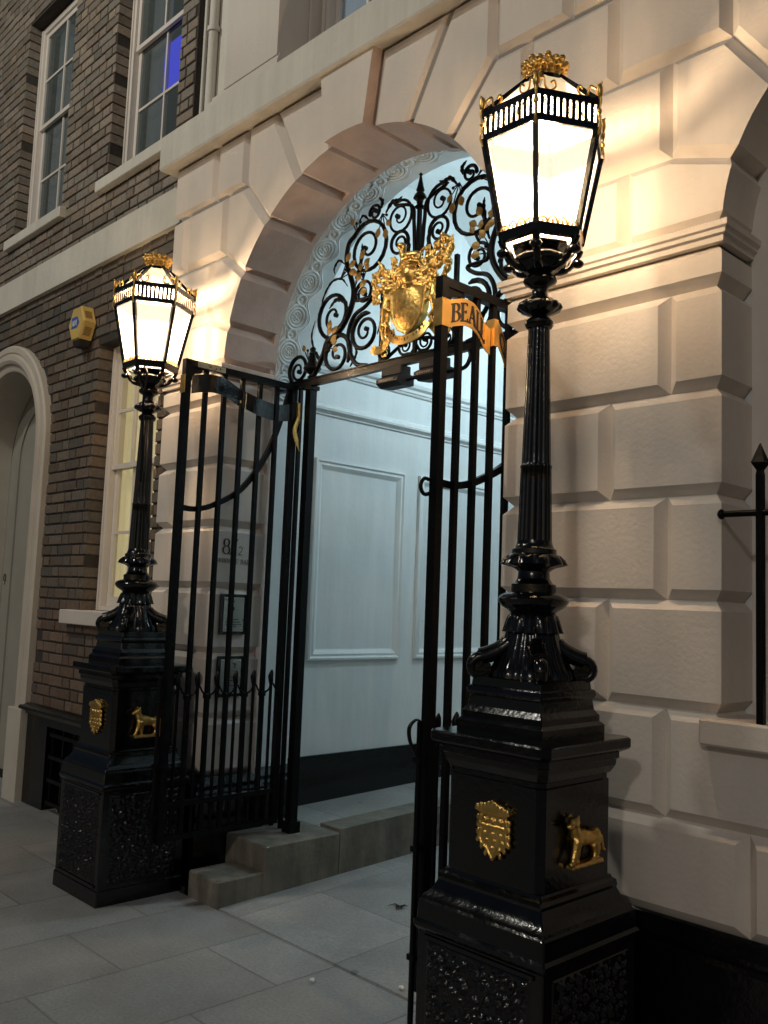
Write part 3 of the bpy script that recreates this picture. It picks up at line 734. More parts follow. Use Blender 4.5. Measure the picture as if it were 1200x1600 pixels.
def holed(mb, x0, x1, z0, z1, holes, y0, y1):
    xs = sorted({x0, x1, *[h[0] for h in holes], *[h[1] for h in holes]}); zs = sorted({z0, z1, *[h[2] for h in holes], *[h[3] for h in holes]})
    xs = [x for x in xs if x0 <= x <= x1]; zs = [z for z in zs if z0 <= z <= z1]
    for i in range(len(xs)-1):
        for j in range(len(zs)-1):
            cx, cz = (xs[i]+xs[i+1])/2, (zs[j]+zs[j+1])/2
            if any(h[0] < cx < h[1] and h[2] < cz < h[3] for h in holes): continue
            mb.box(xs[i], xs[i+1], y0, y1, zs[j], zs[j+1])
e = .006
HL = [(a-e, b+e, c-e, d+e) for a, b, c, d in holes]
holed(mb, -6.95, -5.124, .6, 4.1, HL[2:], YB+.006, YB+.3)
holed(mb, -12.3, -5.124, 4.1, 9.3, HL[:2], YB+.006, YB+.3)
arch_wall(mb, -8.9, -6.95, 0, 4.1, DX, DZ, DR+.02, YB+.0062, YB+.3, zb=0)
mb.box(-12.3, -8.9, YB+.0061, YB+.3, 0, 4.1); mb.build('mortar_bed', MORTAR, bh)
MB().box(-12.3, -5.125, 2.955, YB+.12, 4.035, 4.298).build('string_course', LEDGE, bh)
MB().bbox(-6.40, -5.125, 2.945, 3.15, 4.625, 4.715, .005).build('window_sill', LEDGE, bh)
MB().bbox(-8.17, -7.02, 2.945, 3.15, 4.625, 4.715, .005).build('window_sill', LEDGE, bh)
MB().bbox(-6.43, -5.13, 2.925, 3.15, 1.365, 1.466, .005).build('window_sill', STUCCO, bh, True, 25)
win1 = sash_window(bh, W1[0], W1[1], 4.716, 6.78, 3.11, 2, 2, 5.80)
win2 = sash_window(bh, W2[0], W2[1], 4.716, 7.4, 3.11, 2, 2, 5.80)
MB().box(-5.89, -5.53, 3.185, 3.188, 5.30, 5.70).build('blue_reflection', BLUE, win2)  # glowing sheet behind the glass, imitates a reflection in the pane
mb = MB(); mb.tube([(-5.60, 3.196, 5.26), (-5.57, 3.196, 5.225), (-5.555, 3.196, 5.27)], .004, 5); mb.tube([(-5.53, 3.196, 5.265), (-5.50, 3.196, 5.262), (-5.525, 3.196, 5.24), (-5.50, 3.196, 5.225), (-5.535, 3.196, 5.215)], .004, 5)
mb.build('white_reflected_squiggle', REFLECT, win2)  # glowing strokes imitating a reflected sign, no real tube here
win3 = sash_window(bh, W3[0], W3[1], 1.470, 3.42, 3.11, 3, 2, 2.515, GLASS2)
for wv, (a, b, c, d) in ((win1, W1), (win2, W2)):
    cu = MB()
    for q in range(2):
        xa, xb = (a+.07, a+.33) if q == 0 else (b-.28, b-.07); n_ = 24
        for i in range(n_):
            u0_, u1_ = xa+(xb-xa)*i/n_, xa+(xb-xa)*(i+1)/n_
            cu.add([(u0_, 3.26+.02*math.sin(i*1.9), c), (u1_, 3.26+.02*math.sin((i+1)*1.9), c), (u1_, 3.26+.02*math.sin((i+1)*1.9), d), (u0_, 3.26+.02*math.sin(i*1.9), d)], [(0, 1, 2, 3)])
    cu.build('curtain', mat('grey_curtain', (.30, .31, .29), .9, n_scale=3, n_amt=.2, emis=(.5, .58, .6), e_str=.13), wv, True, 60)  # faint bluish glow in the cloth imitates light reflected by the panes
    MB().box(a-.4, b+.3, 3.6, 3.62, c-.3, d+.2).build('dark_interior', DARKROOM, wv)
cu = MB()
for i in range(60):
    xa, xb = -6.3+1.1*i/60, -6.3+1.1*(i+1)/60
    cu.add([(xa, 3.25+.012*math.sin(i*1.3), 1.4), (xb, 3.25+.012*math.sin((i+1)*1.3), 1.4), (xb, 3.25+.012*math.sin((i+1)*1.3), 3.5), (xa, 3.25+.012*math.sin(i*1.3), 3.5)], [(0, 1, 2, 3)])
cu.build('lit_blind', CURT, win3, True, 60)
# black dado and basement grille
mb = MB(); DP = [(0, 0), (.0, .0), (.0, .655), (.012, .66), (.03, .69), (.05, .695), (.05, .71), (.035, .722), (0, .74)]
mould(mb, [(-7.02, 2.975), (-6.60, 2.975)], DP)
mould(mb, [(-6.60, 2.975), (-5.125, 2.975)], [(0, .60)]+DP[2:])
mb.box(-6.585, -5.125, 3.10, 3.2, 0, .62); mb.box(-7.02, -6.605, 2.98, 3.2, 0, .6)
mb.build('dado', BLACK, bh, True, 30)
mb = MB()
for z in (.06, .22, .385, .545): mb.bar((-6.58, 3.0, z), (-5.13, 3.0, z), .026)
for i in range(9): mb.bar((-6.55+.17*i, 3.012, .02), (-6.55+.17*i, 3.012, .6), .02)
mb.build('basement_grille', IRON, bh)
# arched door surround
mb = MB()
prof = [(.93, 3.01), (.93, 2.955), (.915, 2.94), (.87, 2.94), (.86, 2.95), (.85, 2.95), (.84, 2.93), (.80, 2.93), (.775, 2.945), (.765, 2.97), (.74, 2.972), (.715, 2.985), (.715, 3.34)]
def dpt(r, y, a): return (DX+r*math.cos(a), y, DZ+r*math.sin(a))
n_ = 40
for k in range(len(prof)-1):
    (r1, y1), (r2, y2) = prof[k], prof[k+1]
    for i in range(n_):
        a, b = PI*i/n_, PI*(i+1)/n_; mb.add([dpt(r1, y1, a), dpt(r1, y1, b), dpt(r2, y2, b), dpt(r2, y2, a)], [(0, 1, 2, 3)])
    for sg in (1, -1): mb.add([(DX+sg*r1, y1, .68), (DX+sg*r1, y1, DZ), (DX+sg*r2, y2, DZ), (DX+sg*r2, y2, .68)], [(0, 1, 2, 3)])
for sg in (1, -1):
    a, b = sorted((DX+sg*.705, DX+sg*.945)); mb.bbox(a, b, 2.915, 3.34, -.02, .69, .006)
mb.build('door_surround', SURR, bh, True, 30)
dr = MB(); dr.box(DX-.72, DX+.72, 3.345, 3.40, 0, DZ+.72); door = dr.build('door', DOORM, bh)
mb = MB(); pr_ = [(.50, 3.343), (.50, 3.33), (.53, 3.325), (.55, 3.335), (.56, 3.343)]
for k in range(4):
    (r1, y1), (r2, y2) = pr_[k], pr_[k+1]
    for i in range(24): a, b = PI*i/24, PI*(i+1)/24; mb.add([dpt(r1, y1, a), dpt(r1, y1, b), dpt(r2, y2, b), dpt(r2, y2, a)], [(0, 1, 2, 3)])
    for sg in (1, -1): mb.add([(DX+sg*r1, y1, .3), (DX+sg*r1, y1, DZ), (DX+sg*r2, y2, DZ), (DX+sg*r2, y2, .3)], [(0, 1, 2, 3)])
mb.build('door_moulding', DOORM, door, True, 40)
mb = MB(); letters(mb, '9', lambda s_, t_, d_: (-8.585+s_, 3.3435-d_, 1.63+t_), .105, .003, 0, 1, False, .75); mb.build('door_number', INK, door)
mb = MB(); mb.box(-12.3, -8.85, 2.985, 3.01, 0, .7); mb.build('dado', BLACK, bh)

# alarm bell box
ab = thing('alarm_bell_box', 'small yellow hexagonal alarm box with a blue logo high on the dark brick wall', 'alarm box', (-6.38, 2.95, 3.58))
HX = [(-.125, 0), (-.062, .125), (.062, .125), (.125, 0), (.062, -.125), (-.062, -.125)]
f = lambda a, b, d: (-6.42+a, 2.985-d, 3.595+b)
mb = MB(); mb.prism(HX, 0, .085, f)
i_ = [(a*.93, b*.93) for a, b in HX]
n0 = len(mb.v); mb.v += [f(a, b, .085) for a, b in HX]+[f(a, b, .098) for a, b in i_]; mb.f += [(n0+i, n0+(i+1) % 6, n0+6+(i+1) % 6, n0+6+i) for i in range(6)]+[tuple(n0+6+i for i in range(6))]
mb.build('cover', CREAM, ab)
mb = MB()
for q in range(7):
    t = -.9+.28*q
    for (p, r_) in ((HX[3], HX[2]), (HX[4], HX[3])):
        x0_, z0_ = p[0]*.5*(1-t*.5)+r_[0]*.5*(1+t*.5), p[1]*.5*(1-t*.5)+r_[1]*.5*(1+t*.5)
        nx, nz = (p[1]-r_[1]), -(p[0]-r_[0]); l = math.hypot(nx, nz); nx, nz = abs(nx)/l, (1 if z0_ > 0 else -1)*abs(nz)/l
        mb.add([f(x0_+nx*.0015, z0_+nz*.0015, .02), f(x0_+nx*.0015, z0_+nz*.0015, .075), f(x0_+nx*.0015+.004*nz, z0_-.006+nz*.0015, .075), f(x0_+nx*.0015+.004*nz, z0_-.006+nz*.0015, .02)], [(0, 1, 2, 3)])
build_split(mb, 'vent_slot', mat('shadow_slot', (.2, .12, .03), .6), ab)
mb = MB(); mb.prism([(-.062, -.126), (.062, -.126), (.045, -.175), (-.045, -.175)], .005, .085, f); mb.build('strobe_base', BOXM, ab)
mb = MB(); mb.prism([(-.07, -.035), (.02, -.035), (.055, -.0), (.02, .05), (-.07, .05)], .099, .1005, f); lg = mb.build('logo', LOGO, ab)
mb = MB(); letters(mb, 'ADT', lambda s_, t_, d_: f(-.062+s_, -.018+t_, .101+d_), .042, .0015, -.05); mb.build('logo_lettering', WHITE, lg)

# window guard on the right
wg = thing('window_guard', 'black iron rail with spear tipped uprights on the window sill at the right edge', 'railing', (-.7, 2.9, 1.27))
mb = MB(); mb.tube([(XR1+.002, 2.895, 1.937), (.014, 2.895, 1.937)], .011, 8); ball(mb, (XR1+.012, 2.895, 1.937), .012, .018, .018, n=6); mb.build('rail', IRON, wg, True, 60)
for i in range(8):
    x = -1.262+.15*i
    mb = MB(); mb.tube([(x, 2.895, 1.262), (x, 2.895, 2.06), (x, 2.895, 2.075), (x, 2.895, 2.10), (x, 2.895, 2.15), (x, 2.895, 2.165)], [.011, .011, .009, .022, .006, .001], 4, True, None, Vector((0, 1, 0)), True)
    mb.build('upright', IRON, wg)

# ================================================================== STREET LAMPS
def lion(parent, x, y, z, s=1.0):
    """leopard passant on a small ledge on a face looking towards +x; head towards -y"""
    mb = MB(); P = lambda a, b, d=0: (x+.018+d, y+a*s*.94, z-.012+b*s*.86)
    mb.tube([P(-.062, .022), P(-.03, .018), P(.02, .010), P(.052, .016), P(.074, .004)], [.022*s, .027*s, .021*s, .025*s, .012*s], 12)
    mb.tube([P(-.058, .030), P(-.072, .054, .004), P(-.078, .066, .006)], [.022*s, .018*s, .015*s], 12)
    ball(mb, P(-.080, .076, .008), .018*s, .021*s, .018*s, n=8); ball(mb, P(-.102, .068, .010), .012*s, .014*s, .011*s, n=6)
    for q in (-.010, .018): mb.tube([P(-.074, .090, q), P(-.070, .104, q)], [.008*s, .004*s], 6)
    for L_ in (((-.060, .015, .010), (-.070, -.02, .010), (-.086, -.060, .010), (-.100, -.066, .010)), ((-.048, .012, -.004), (-.044, -.03, -.004), (-.040, -.062, -.004), (-.052, -.067, -.004)),
               ((.050, .010, .010), (.034, -.018, .010), (.046, -.040, .010), (.036, -.064, .010), (.022, -.068, .010)), ((.066, .006, -.004), (.064, -.02, -.004), (.080, -.042, -.004), (.074, -.064, -.004), (.060, -.068, -.004))):
        n_ = len(L_); mb.tube([P(*q) for q in L_], [(.020-.012*min(1, i/(n_-2)))*s for i in range(n_)], 8)
    mb.tube([P(.076, .014), P(.094, .0), P(.100, -.025), P(.106, -.045), P(.120, -.050)], [.009*s, .0065*s, .006*s, .006*s, .004*s], 8)
    mb.prism([(-.09, -.085), (.09, -.085), (.085, -.068), (-.086, -.068)], .002, .034, lambda a, b, d: (x+d, y+a*s*.94, z-.012+b*s*.86))
    return remesh(mb, 'gilded_leopard', GOLD, parent, .0032, 1, .0012, 160)
def crest_shield(parent, cx_, yf, z, w_=.145, h=.19):
    mb = MB(); F = lambda a, b, d: (cx_+a*w_/2, yf-d, z+b*h/2)
    sh = [(-.78, .62), (-.7, .45), (-.8, .3), (-.72, 0), (-.82, -.3), (-.62, -.52), (-.36, -.62), (0, -.98), (.36, -.62), (.62, -.52), (.82, -.3), (.72, 0), (.8, .3), (.7, .45), (.78, .62)]
    mb.prism(sh, 0, .014, F)
    mb.prism([(-.95, .58), (-.9, .7), (-.5, .78), (0, 1.0), (.5, .78), (.9, .7), (.95, .58), (.5, .52), (-.5, .52)], 0, .022, F)
    mb.tube([F(a*.93, b*.93, .014) for a, b in sh], .0045, 6)
    mb.tube([F(-.6, .14, .016), F(.6, .14, .016)], .004, 6)
    for k in range(3): ball(mb, F(-.4+.4*k, .33, .016), .011, .007, .009, n=6); 
    for k in range(3):
        for q in range(3): mb.tube([F(-.42+.42*q+.1*(k % 2), -.06-.22*k, .017), F(-.42+.42*q+.1*(k % 2), -.16-.22*k, .015)], [.006, .002], 5)
    for k in range(9): a = -.8+.2*k; ball(mb, F(a, .66+.2*(1-abs(a))+.02*(k % 2), .018), .009, .008, .010, n=5)
    for sg in (-1, 1):
        for q, b in enumerate((.35, .12, -.12, -.36, -.55, -.75)): ball(mb, F(sg*(.84-.0*q if q < 4 else .84-.22*(q-3)), b, .010), .007, .008, .011, n=5)
    return remesh(mb, 'gilded_shield', GOLD, parent, .0028, 1, .001, 200)
def vermic(parent, cx_, cy_, w_, z0, z1, face):
    """rock-worked panel: raised random wormy lumps"""
    mb = MB(); nu, nv = 84, 92; vs = []
    for j in range(nv+1):
        for i in range(nu+1):
            u = -w_+2*w_*i/nu; z = z0+(z1-z0)*j/nv
            e_ = min(i, nu-i, j, nv-j)
            p = Vector((u*46, z*46, face*7.3))
            d = noise.voronoi(p)[0]; h = .019*max(0, 1-(d[0]*1.6))+.006*noise.noise(p*2.3)
            if e_ == 0: h = -.004
            elif e_ < 3: h = .002
            d_ = h
            vs.append((cx_+u, cy_-d_, z) if face == 0 else (cy_+d_, cx_+u, z))
    mb.add(vs, [(j*(nu+1)+i, j*(nu+1)+i+1, (j+1)*(nu+1)+i+1, (j+1)*(nu+1)+i) for j in range(nv) for i in range(nu)])
    return mb.build('rockwork_panel', BLACK, parent, True, 180)
def hexp(k, r, z, c): a = PI/3*k; return Vector((c[0]+r*math.cos(a), c[1]+r*math.sin(a), z))
def make_lamp(c, label):
    cx_, cy_ = c; C = c
    t = thing('street_lamp', label, 'street lamp', (cx_, cy_, 0), 'gilded lamps flanking the arch')
    # pedestal
    mb = MB(); mb.sqloft([(.252, 0), (.252, .075), (.246, .08), (.246, .565), (.252, .57), (.258, .58), (.258, .592), (.250, .602), (.246, .655), (.240, .662), (.238, .672), (.226, .682), (.214, .700), (.204, .722), (.206, .732), (.204, .745), (.194, .752), (.191, .76)], .004, C)
    mb.build('base', BLACK, t, True, 20)
    vermic(t, cx_, cy_-.2475, .205, .10, .545, 0); vermic(t, cy_, cx_+.2475, .205, .10, .545, 1)
    mb = MB()
    for sy in (-1, 1):
        mb.box(cx_-.215, cx_+.215, cy_+sy*.2505-.002, cy_+sy*.2505+.002, .088, .1); mb.box(cx_-.215, cx_+.215, cy_+sy*.2505-.002, cy_+sy*.2505+.002, .545, .557)
    build_split(mb, 'panel_border', BLACK, t)
    mb = MB(); mb.sqloft([(.1905, .7605), (.1905, 1.062), (.186, 1.066), (.186, 1.08), (.194, 1.085), (.206, 1.108), (.208, 1.125), (.214, 1.13), (.214, 1.148), (.236, 1.16), (.240, 1.166), (.240, 1.19), (.236, 1.196), (.16, 1.197)], .022, C)
    mb.build('pedestal_die', BLACK, t, True, 20)
    crest_shield(t, cx_+.018, cy_-.1905, .915); lion(t, cx_+.1905, cy_+.012, .905)
    mb = MB(); mb.sqloft([(.172, 1.196), (.172, 1.232), (.166, 1.238), (.160, 1.243), (.160, 1.262), (.154, 1.270), (.147, 1.28), (.143, 1.312), (.148, 1.318), (.152, 1.328), (.148, 1.342), (.140, 1.346), (.137, 1.372), (.10, 1.378)], .003, C)
    mb.build('stepped_plinth', BLACK, t, True, 20)
    # acanthus bell with four corner volutes
    def leaf(a, r, z): k = max(0, min(1, (1.60-z)/.2)); return r*(1+.055*k*math.cos(8*a)+.025*math.cos(24*a))
    mb = MB(); mb.lathe([(.135, 1.374), (.135, 1.392), (.122, 1.41), (.108, 1.44), (.096, 1.475), (.088, 1.505), (.082, 1.53), (.076, 1.56)], 96, C, leaf); mb.build('acanthus_bell', BLACK, t, True, 60)
    for q in range(4):
        a = PI/4+q*PI/2; dx_, dy_ = math.cos(a), math.sin(a); pts = []
        for i in range(8): s_ = i/7; pts.append((.078+.092*s_, 1.485-.062*s_**.8+.014*s_**2))
        c0 = (.170, 1.418-.018)
        for i in range(20): th = PI/2-i*.36; rr_ = .036*(1-i/23); pts.append((c0[0]+rr_*math.cos(th), c0[1]+.0+rr_*math.sin(th)))
        P3 = [(cx_+dx_*r_, cy_+dy_*r_, z) for r_, z in pts]
        mb = MB(); mb.tube(P3, [.036]*8+[.024-.0006*i for i in range(20)], 10, True, (1.0, .80), Vector((-dy_, dx_, 0)))
        q0 = Vector((cx_+dx_*c0[0], cy_+dy_*c0[0], c0[1])); mb.tube([q0-Vector((-dy_, dx_, 0))*.017, q0+Vector((-dy_, dx_, 0))*.017], .036, 16, True, None, Vector((0, 0, 1)))
        ball(mb, (cx_+dx_*c0[0], cy_+dy_*c0[0], c0[1]), .012, .012, .012, n=6)
        for i in (2, 4, 6): ball(mb, (cx_+dx_*(pts[i][0]+.012), cy_+dy_*(pts[i][0]+.012), pts[i][1]+.006), .014, .014, .018, n=5)
        mb.build('volute', BLACK, t, True, 60)
    def scal(n_, am, z0, z1): return lambda a, r, z: r*(1+am*abs(math.cos(n_*a/2))-am) if z0 <= z <= z1 else r
    mb = MB(); mb.lathe([(.072, 1.585), (.082, 1.578), (.090, 1.56), (.100, 1.528), (.103, 1.522), (.090, 1.53)], 96, C, scal(12, .13, 1.5, 1.57), False); mb.build('leaf_skirt', BLACK, t, True, 60)
    mb = MB(); mb.lathe([(.072, 1.58), (.080, 1.592), (.104, 1.606), (.116, 1.62), (.118, 1.63), (.110, 1.642), (.092, 1.650), (.074, 1.654), (.074, 1.680), (.064, 1.684), (.054, 1.700), (.052, 1.722), (.062, 1.73), (.078, 1.738)], 48, C); mb.build('torus', BLACK, t, True, 40)
    mb = MB(); mb.lathe([(.070, 1.735), (.100, 1.742), (.112, 1.746), (.104, 1.762), (.088, 1.776), (.074, 1.782), (.074, 1.796), (.066, 1.80), (.060, 1.815), (.058, 1.825)], 96, C, scal(10, .16, 1.741, 1.77)); mb.build('leaf_collar', BLACK, t, True, 50)
    # fluted shaft
    fl = lambda a, r, z: r*(1-.10*max(0, math.cos(14*a))**1.5)
    mb = MB(); mb.lathe([(.0575, 1.822)]+[(.0572-.006*i/5, 1.83+.24*i/5) for i in range(6)]+[(.053, 2.073), (.053, 2.078), (.0495, 2.082)]+[(.049-.0125*i/8, 2.085+.465*i/8) for i in range(9)], 112, C, fl); mb.build('fluted_shaft', BLACK, t, True, 70)
    mb = MB(); mb.lathe([(.034, 2.548), (.044, 2.556), (.049, 2.566), (.049, 2.576), (.040, 2.586), (.028, 2.592), (.026, 2.60)], 40, C); mb.build('shaft_ring', BLACK, t, True, 40)
    mb = MB(); mb.lathe([(.026, 2.598), (.05, 2.606), (.074, 2.618), (.079, 2.626), (.074, 2.638), (.052, 2.652), (.034, 2.664), (.028, 2.672), (.027, 2.69), (.034, 2.700), (.052, 2.710), (.058, 2.72), (.054, 2.732), (.040, 2.742), (.038, 2.75)], 80, C, scal(12, .12, 2.61, 2.645)); mb.build('knop', BLACK, t, True, 45)
    mb = MB(); mb.lathe([(.036, 2.745), (.060, 2.760), (.082, 2.79), (.088, 2.82), (.080, 2.85), (.062, 2.868), (.060, 2.885), (.040, 2.895), (.02, 2.91)], 72, C, lambda a, r, z: r*(1+.07*math.cos(6*a)*(z < 2.85))); mb.build('lantern_cup', BLACK, t, True, 50)
    for k in range(6):
        P = cr([hexp(k, r_, z, C) for r_, z in ((.050, 2.765), (.078, 2.775), (.104, 2.80), (.118, 2.838), (.134, 2.868), (.146, 2.905))], 5)
        mb = MB(); mb.tube(P, [.018]*8+[.014]*(len(P)-8), 8); ball(mb, hexp(k, (.140), 2.835, C), .021, .021, .024, n=8); mb.tube(cr([hexp(k, .118, 2.846, C), hexp(k, .130, 2.842, C), hexp(k, .136, 2.83, C)], 4), .008, 6)
        mb.build('bracket', BLACK, t, True, 60)
    # lantern frame
    fr = MB(); fr.lathe([(.104, 2.885), (.108, 2.892), (.104, 2.90)], 6, C)
    def hexring(r0_, z0, r1_, z1, th):
        for k in range(6):
            a, b, c_, d = hexp(k, r0_, z0, C), hexp(k+1, r0_, z0, C), hexp(k+1, r1_, z1, C), hexp(k, r1_, z1, C)
            a2, b2, c2, d2 = [Vector((C[0]+(v.x-C[0])*(1-th), C[1]+(v.y-C[1])*(1-th), v.z)) for v in (a, b, c_, d)]
            fr.add([a, b, c_, d, a2, b2, c2, d2], [(0, 1, 2, 3), (4, 7, 6, 5), (0, 4, 5, 1), (3, 2, 6, 7)])
    hexring(.154, 2.896, .160, 2.938, .16); hexring(.222, 3.292, .224, 3.318, .05); hexring(.227, 3.378, .229, 3.398, .06)
    for k in range(6):
        fr.bar(hexp(k, .150, 2.93, C), hexp(k, .219, 3.30, C), .018, Vector((0, 0, 1)))
        fr.bar(hexp(k, .222, 3.395, C), hexp(k, .070, 3.505, C), .016, Vector((0, 0, 1)))
        # slotted gallery
        A_, B_ = hexp(k, .224, 0, C), hexp(k+1, .224, 0, C); nsl = 10; cen = Vector((C[0], C[1], 0))
        inn = ((A_+B_)/2-cen).normalized()*-.004
        def gp(s_, z, q): v = A_.lerp(B_, s_); return (v.x+inn.x*q, v.y+inn.y*q, z)
        for i in range(nsl+1):
            s0_ = max(0, (i-.30)/nsl); s1_ = min(1, (i+.30)/nsl)
            fr.add([gp(s0_, 3.316, 0), gp(s1_, 3.316, 0), gp(s1_, 3.38, 0), gp(s0_, 3.38, 0), gp(s0_, 3.316, 1), gp(s1_, 3.316, 1), gp(s1_, 3.38, 1), gp(s0_, 3.38, 1)], [(0, 1, 2, 3), (4, 7, 6, 5), (0, 4, 7, 3), (1, 2, 6, 5)])
    fr.lathe([(.078, 3.49), (.074, 3.505), (.05, 3.515), (.02, 3.53)], 24, C)
    frame = fr.build('lantern_frame', BLACK, t)
    gl = MB()
    for k in range(6): gl.add([hexp(k, .146, 2.937, C), hexp(k+1, .146, 2.937, C), hexp(k+1, .214, 3.31, C), hexp(k, .214, 3.31, C)], [(0, 1, 2, 3)])
    gl.build('opal_glass', OPAL, t)
    gl = MB()
    for k in range(6): gl.add([hexp(k, .216, 3.392, C), hexp(k+1, .216, 3.392, C), hexp(k+1, .074, 3.50, C), hexp(k, .074, 3.50, C)], [(0, 1, 2, 3)])
    gl.build('roof_glass', ROOFG, t)
    # gilding: scrolls on the corners, beads above the lower rim, crown
    for k in range(6):
        gd = MB(); a = PI/3*k; o_ = Vector((math.cos(a), math.sin(a), 0)); tn = Vector((-math.sin(a), math.cos(a), 0)); b0 = hexp(k, .227, 3.395, C)
        gd.tube(cr([b0-Vector((0, 0, .13))-o_*.012, b0-Vector((0, 0, .09))+o_*.006, b0-Vector((0, 0, .05)), b0+o_*.005, b0+Vector((0, 0, .03))-o_*.002, b0+Vector((0, 0, .045))+o_*.010], 4), [.0025, .0045, .005, .004, .004]*4+[.0015], 6)
        ball(gd, b0+Vector((0, 0, .022)), .012, .012, .02, n=6); ball(gd, b0-Vector((0, 0, .04)), .009, .009, .012, n=6)
        for sg in (-1, 1):
            e1 = (hexp(k+sg, .228, 3.40, C)-hexp(k, .228, 3.40, C)).normalized()
            pts = [b0+e1*.005+Vector((0, 0, .03))-o_*.008, b0+e1*.025+Vector((0, 0, .036))-o_*.012, b0+e1*.032+Vector((0, 0, .012))-o_*.012, b0+e1*.05+Vector((0, 0, .006))-o_*.012, b0+e1*.068+Vector((0, 0, .018))-o_*.012, b0+e1*.062+Vector((0, 0, .032))-o_*.012, b0+e1*.05+Vector((0, 0, .026))-o_*.012]
            gd.tube(cr(pts, 4), .0034, 6)
        gd.build('gilded_corner_scroll', GOLD, t, True, 60); gd = MB()
        A_, B_ = hexp(k, .157, 2.937, C), hexp(k+1, .157, 2.937, C)
        for i in range(4):
            m_ = A_.lerp(B_, .16+.225*i); e1 = (B_-A_).normalized(); hh = .026 if i in (1, 2) else .018
            pts = [m_+e1*(.016*math.cos(q))+Vector((0, 0, .002+hh*max(0, math.sin(q)))) for q in [PI*j/8 for j in range(9)]]
            gd.tube(pts, .0035, 6); gd.tube([m_+Vector((0, 0, .0)), m_+Vector((0, 0, hh*.6))], .004, 6)
        gd.build('gilded_beading', GOLD, t, True, 60)
    cw = MB(); cw.lathe([(.052, 3.500), (.060, 3.506), (.060, 3.520), (.054, 3.526), (.058, 3.545), (.068, 3.565), (.072, 3.575), (.066, 3.577), (.05, 3.55), (.045, 3.51)], 48, C, lambda a, r, z: r*(1+.03*math.cos(16*a)))
    for k in range(16):
        a = PI/8*k; q = .074; zz = 3.582+(.008 if k % 2 == 0 else -.002)
        ball(cw, (cx_+q*math.cos(a), cy_+q*math.sin(a), zz), .013, .013, .015, n=6); ball(cw, (cx_+.070*math.cos(a+.2), cy_+.070*math.sin(a+.2), 3.560), .012, .012, .012, n=5)
        ball(cw, (cx_+.058*math.cos(a), cy_+.058*math.sin(a), 3.536), .010, .010, .012, n=5); ball(cw, (cx_+.061*math.cos(a), cy_+.061*math.sin(a), 3.513), .007, .007, .007, n=4)
        cw.tube([(cx_+.062*math.cos(a), cy_+.062*math.sin(a), 3.545), (cx_+.078*math.cos(a+.08), cy_+.078*math.sin(a+.08), 3.575)], [.006, .004], 5)
    ball(cw, (cx_, cy_, 3.572), .05, .05, .022, n=8)
    remesh(cw, 'gilded_crown', GOLD, t, .0034, 1, .0016, 170)
    mb = MB(); mb.tube([(cx_, cy_, 2.89), (cx_, cy_, 3.0)], .012, 8); ball(mb, (cx_, cy_, 3.10), .036, .036, .06, n=10)
    mb.build('bulb', BULB, t, True, 60)
    zs_ = [2.745, 2.90, 2.935, 3.31, 3.39, 3.50, 3.60, 3.70]; zt_ = [2.745, 2.842, 2.870, 3.205, 3.285, 3.435, 3.512, 3.58]
    for ch in [q for q in S.objects if q.parent == t]:
        for v in ch.data.vertices:
            z = v.co.z
            if z > 2.745:
                i = max(j for j in range(7) if z >= zs_[j]); v.co.z = zt_[i]+(z-zs_[i])*(zt_[i+1]-zt_[i])/(zs_[i+1]-zs_[i])
    L = bpy.data.lights.new('lamp_light', 'POINT'); L.energy = LAMP_W; L.color = (1, .70, .42); L.shadow_soft_size = .05
    lo_ = bpy.data.objects.new('lamp_light', L); S.collection.objects.link(lo_); lo_.parent = t; lo_.location = (0, 0, 3.08)
    return t
def copy_tree(o, parent=None):
    c = o.copy(); S.collection.objects.link(c)
    if parent is not None:
        c.parent = parent; c.matrix_parent_inverse = o.matrix_parent_inverse.copy()
    for ch in [q for q in S.objects if q.parent == o]: copy_tree(ch, c)
    return c
lampR = make_lamp((-1.835, 2.462), 'nearer and larger black lamp post with lit lantern, in front of the right pier')
lampL = copy_tree(lampR); lampL.location = (-4.67, 2.565, 0); lampL.scale = (1, 1, 1.014); lampL['label'] = 'farther and smaller black lamp post with lit lantern, between the brick house and left gate'
mb = MB(); mb.tube(cr([(-4.62, 2.49, 2.86), (-4.585, 2.50, 2.80), (-4.59, 2.49, 2.70), (-4.61, 2.50, 2.60), (-4.625, 2.52, 2.45), (-4.63, 2.53, 2.2)], 6), .006, 6)
mb.build('cable', IRON, lampL, True, 60)

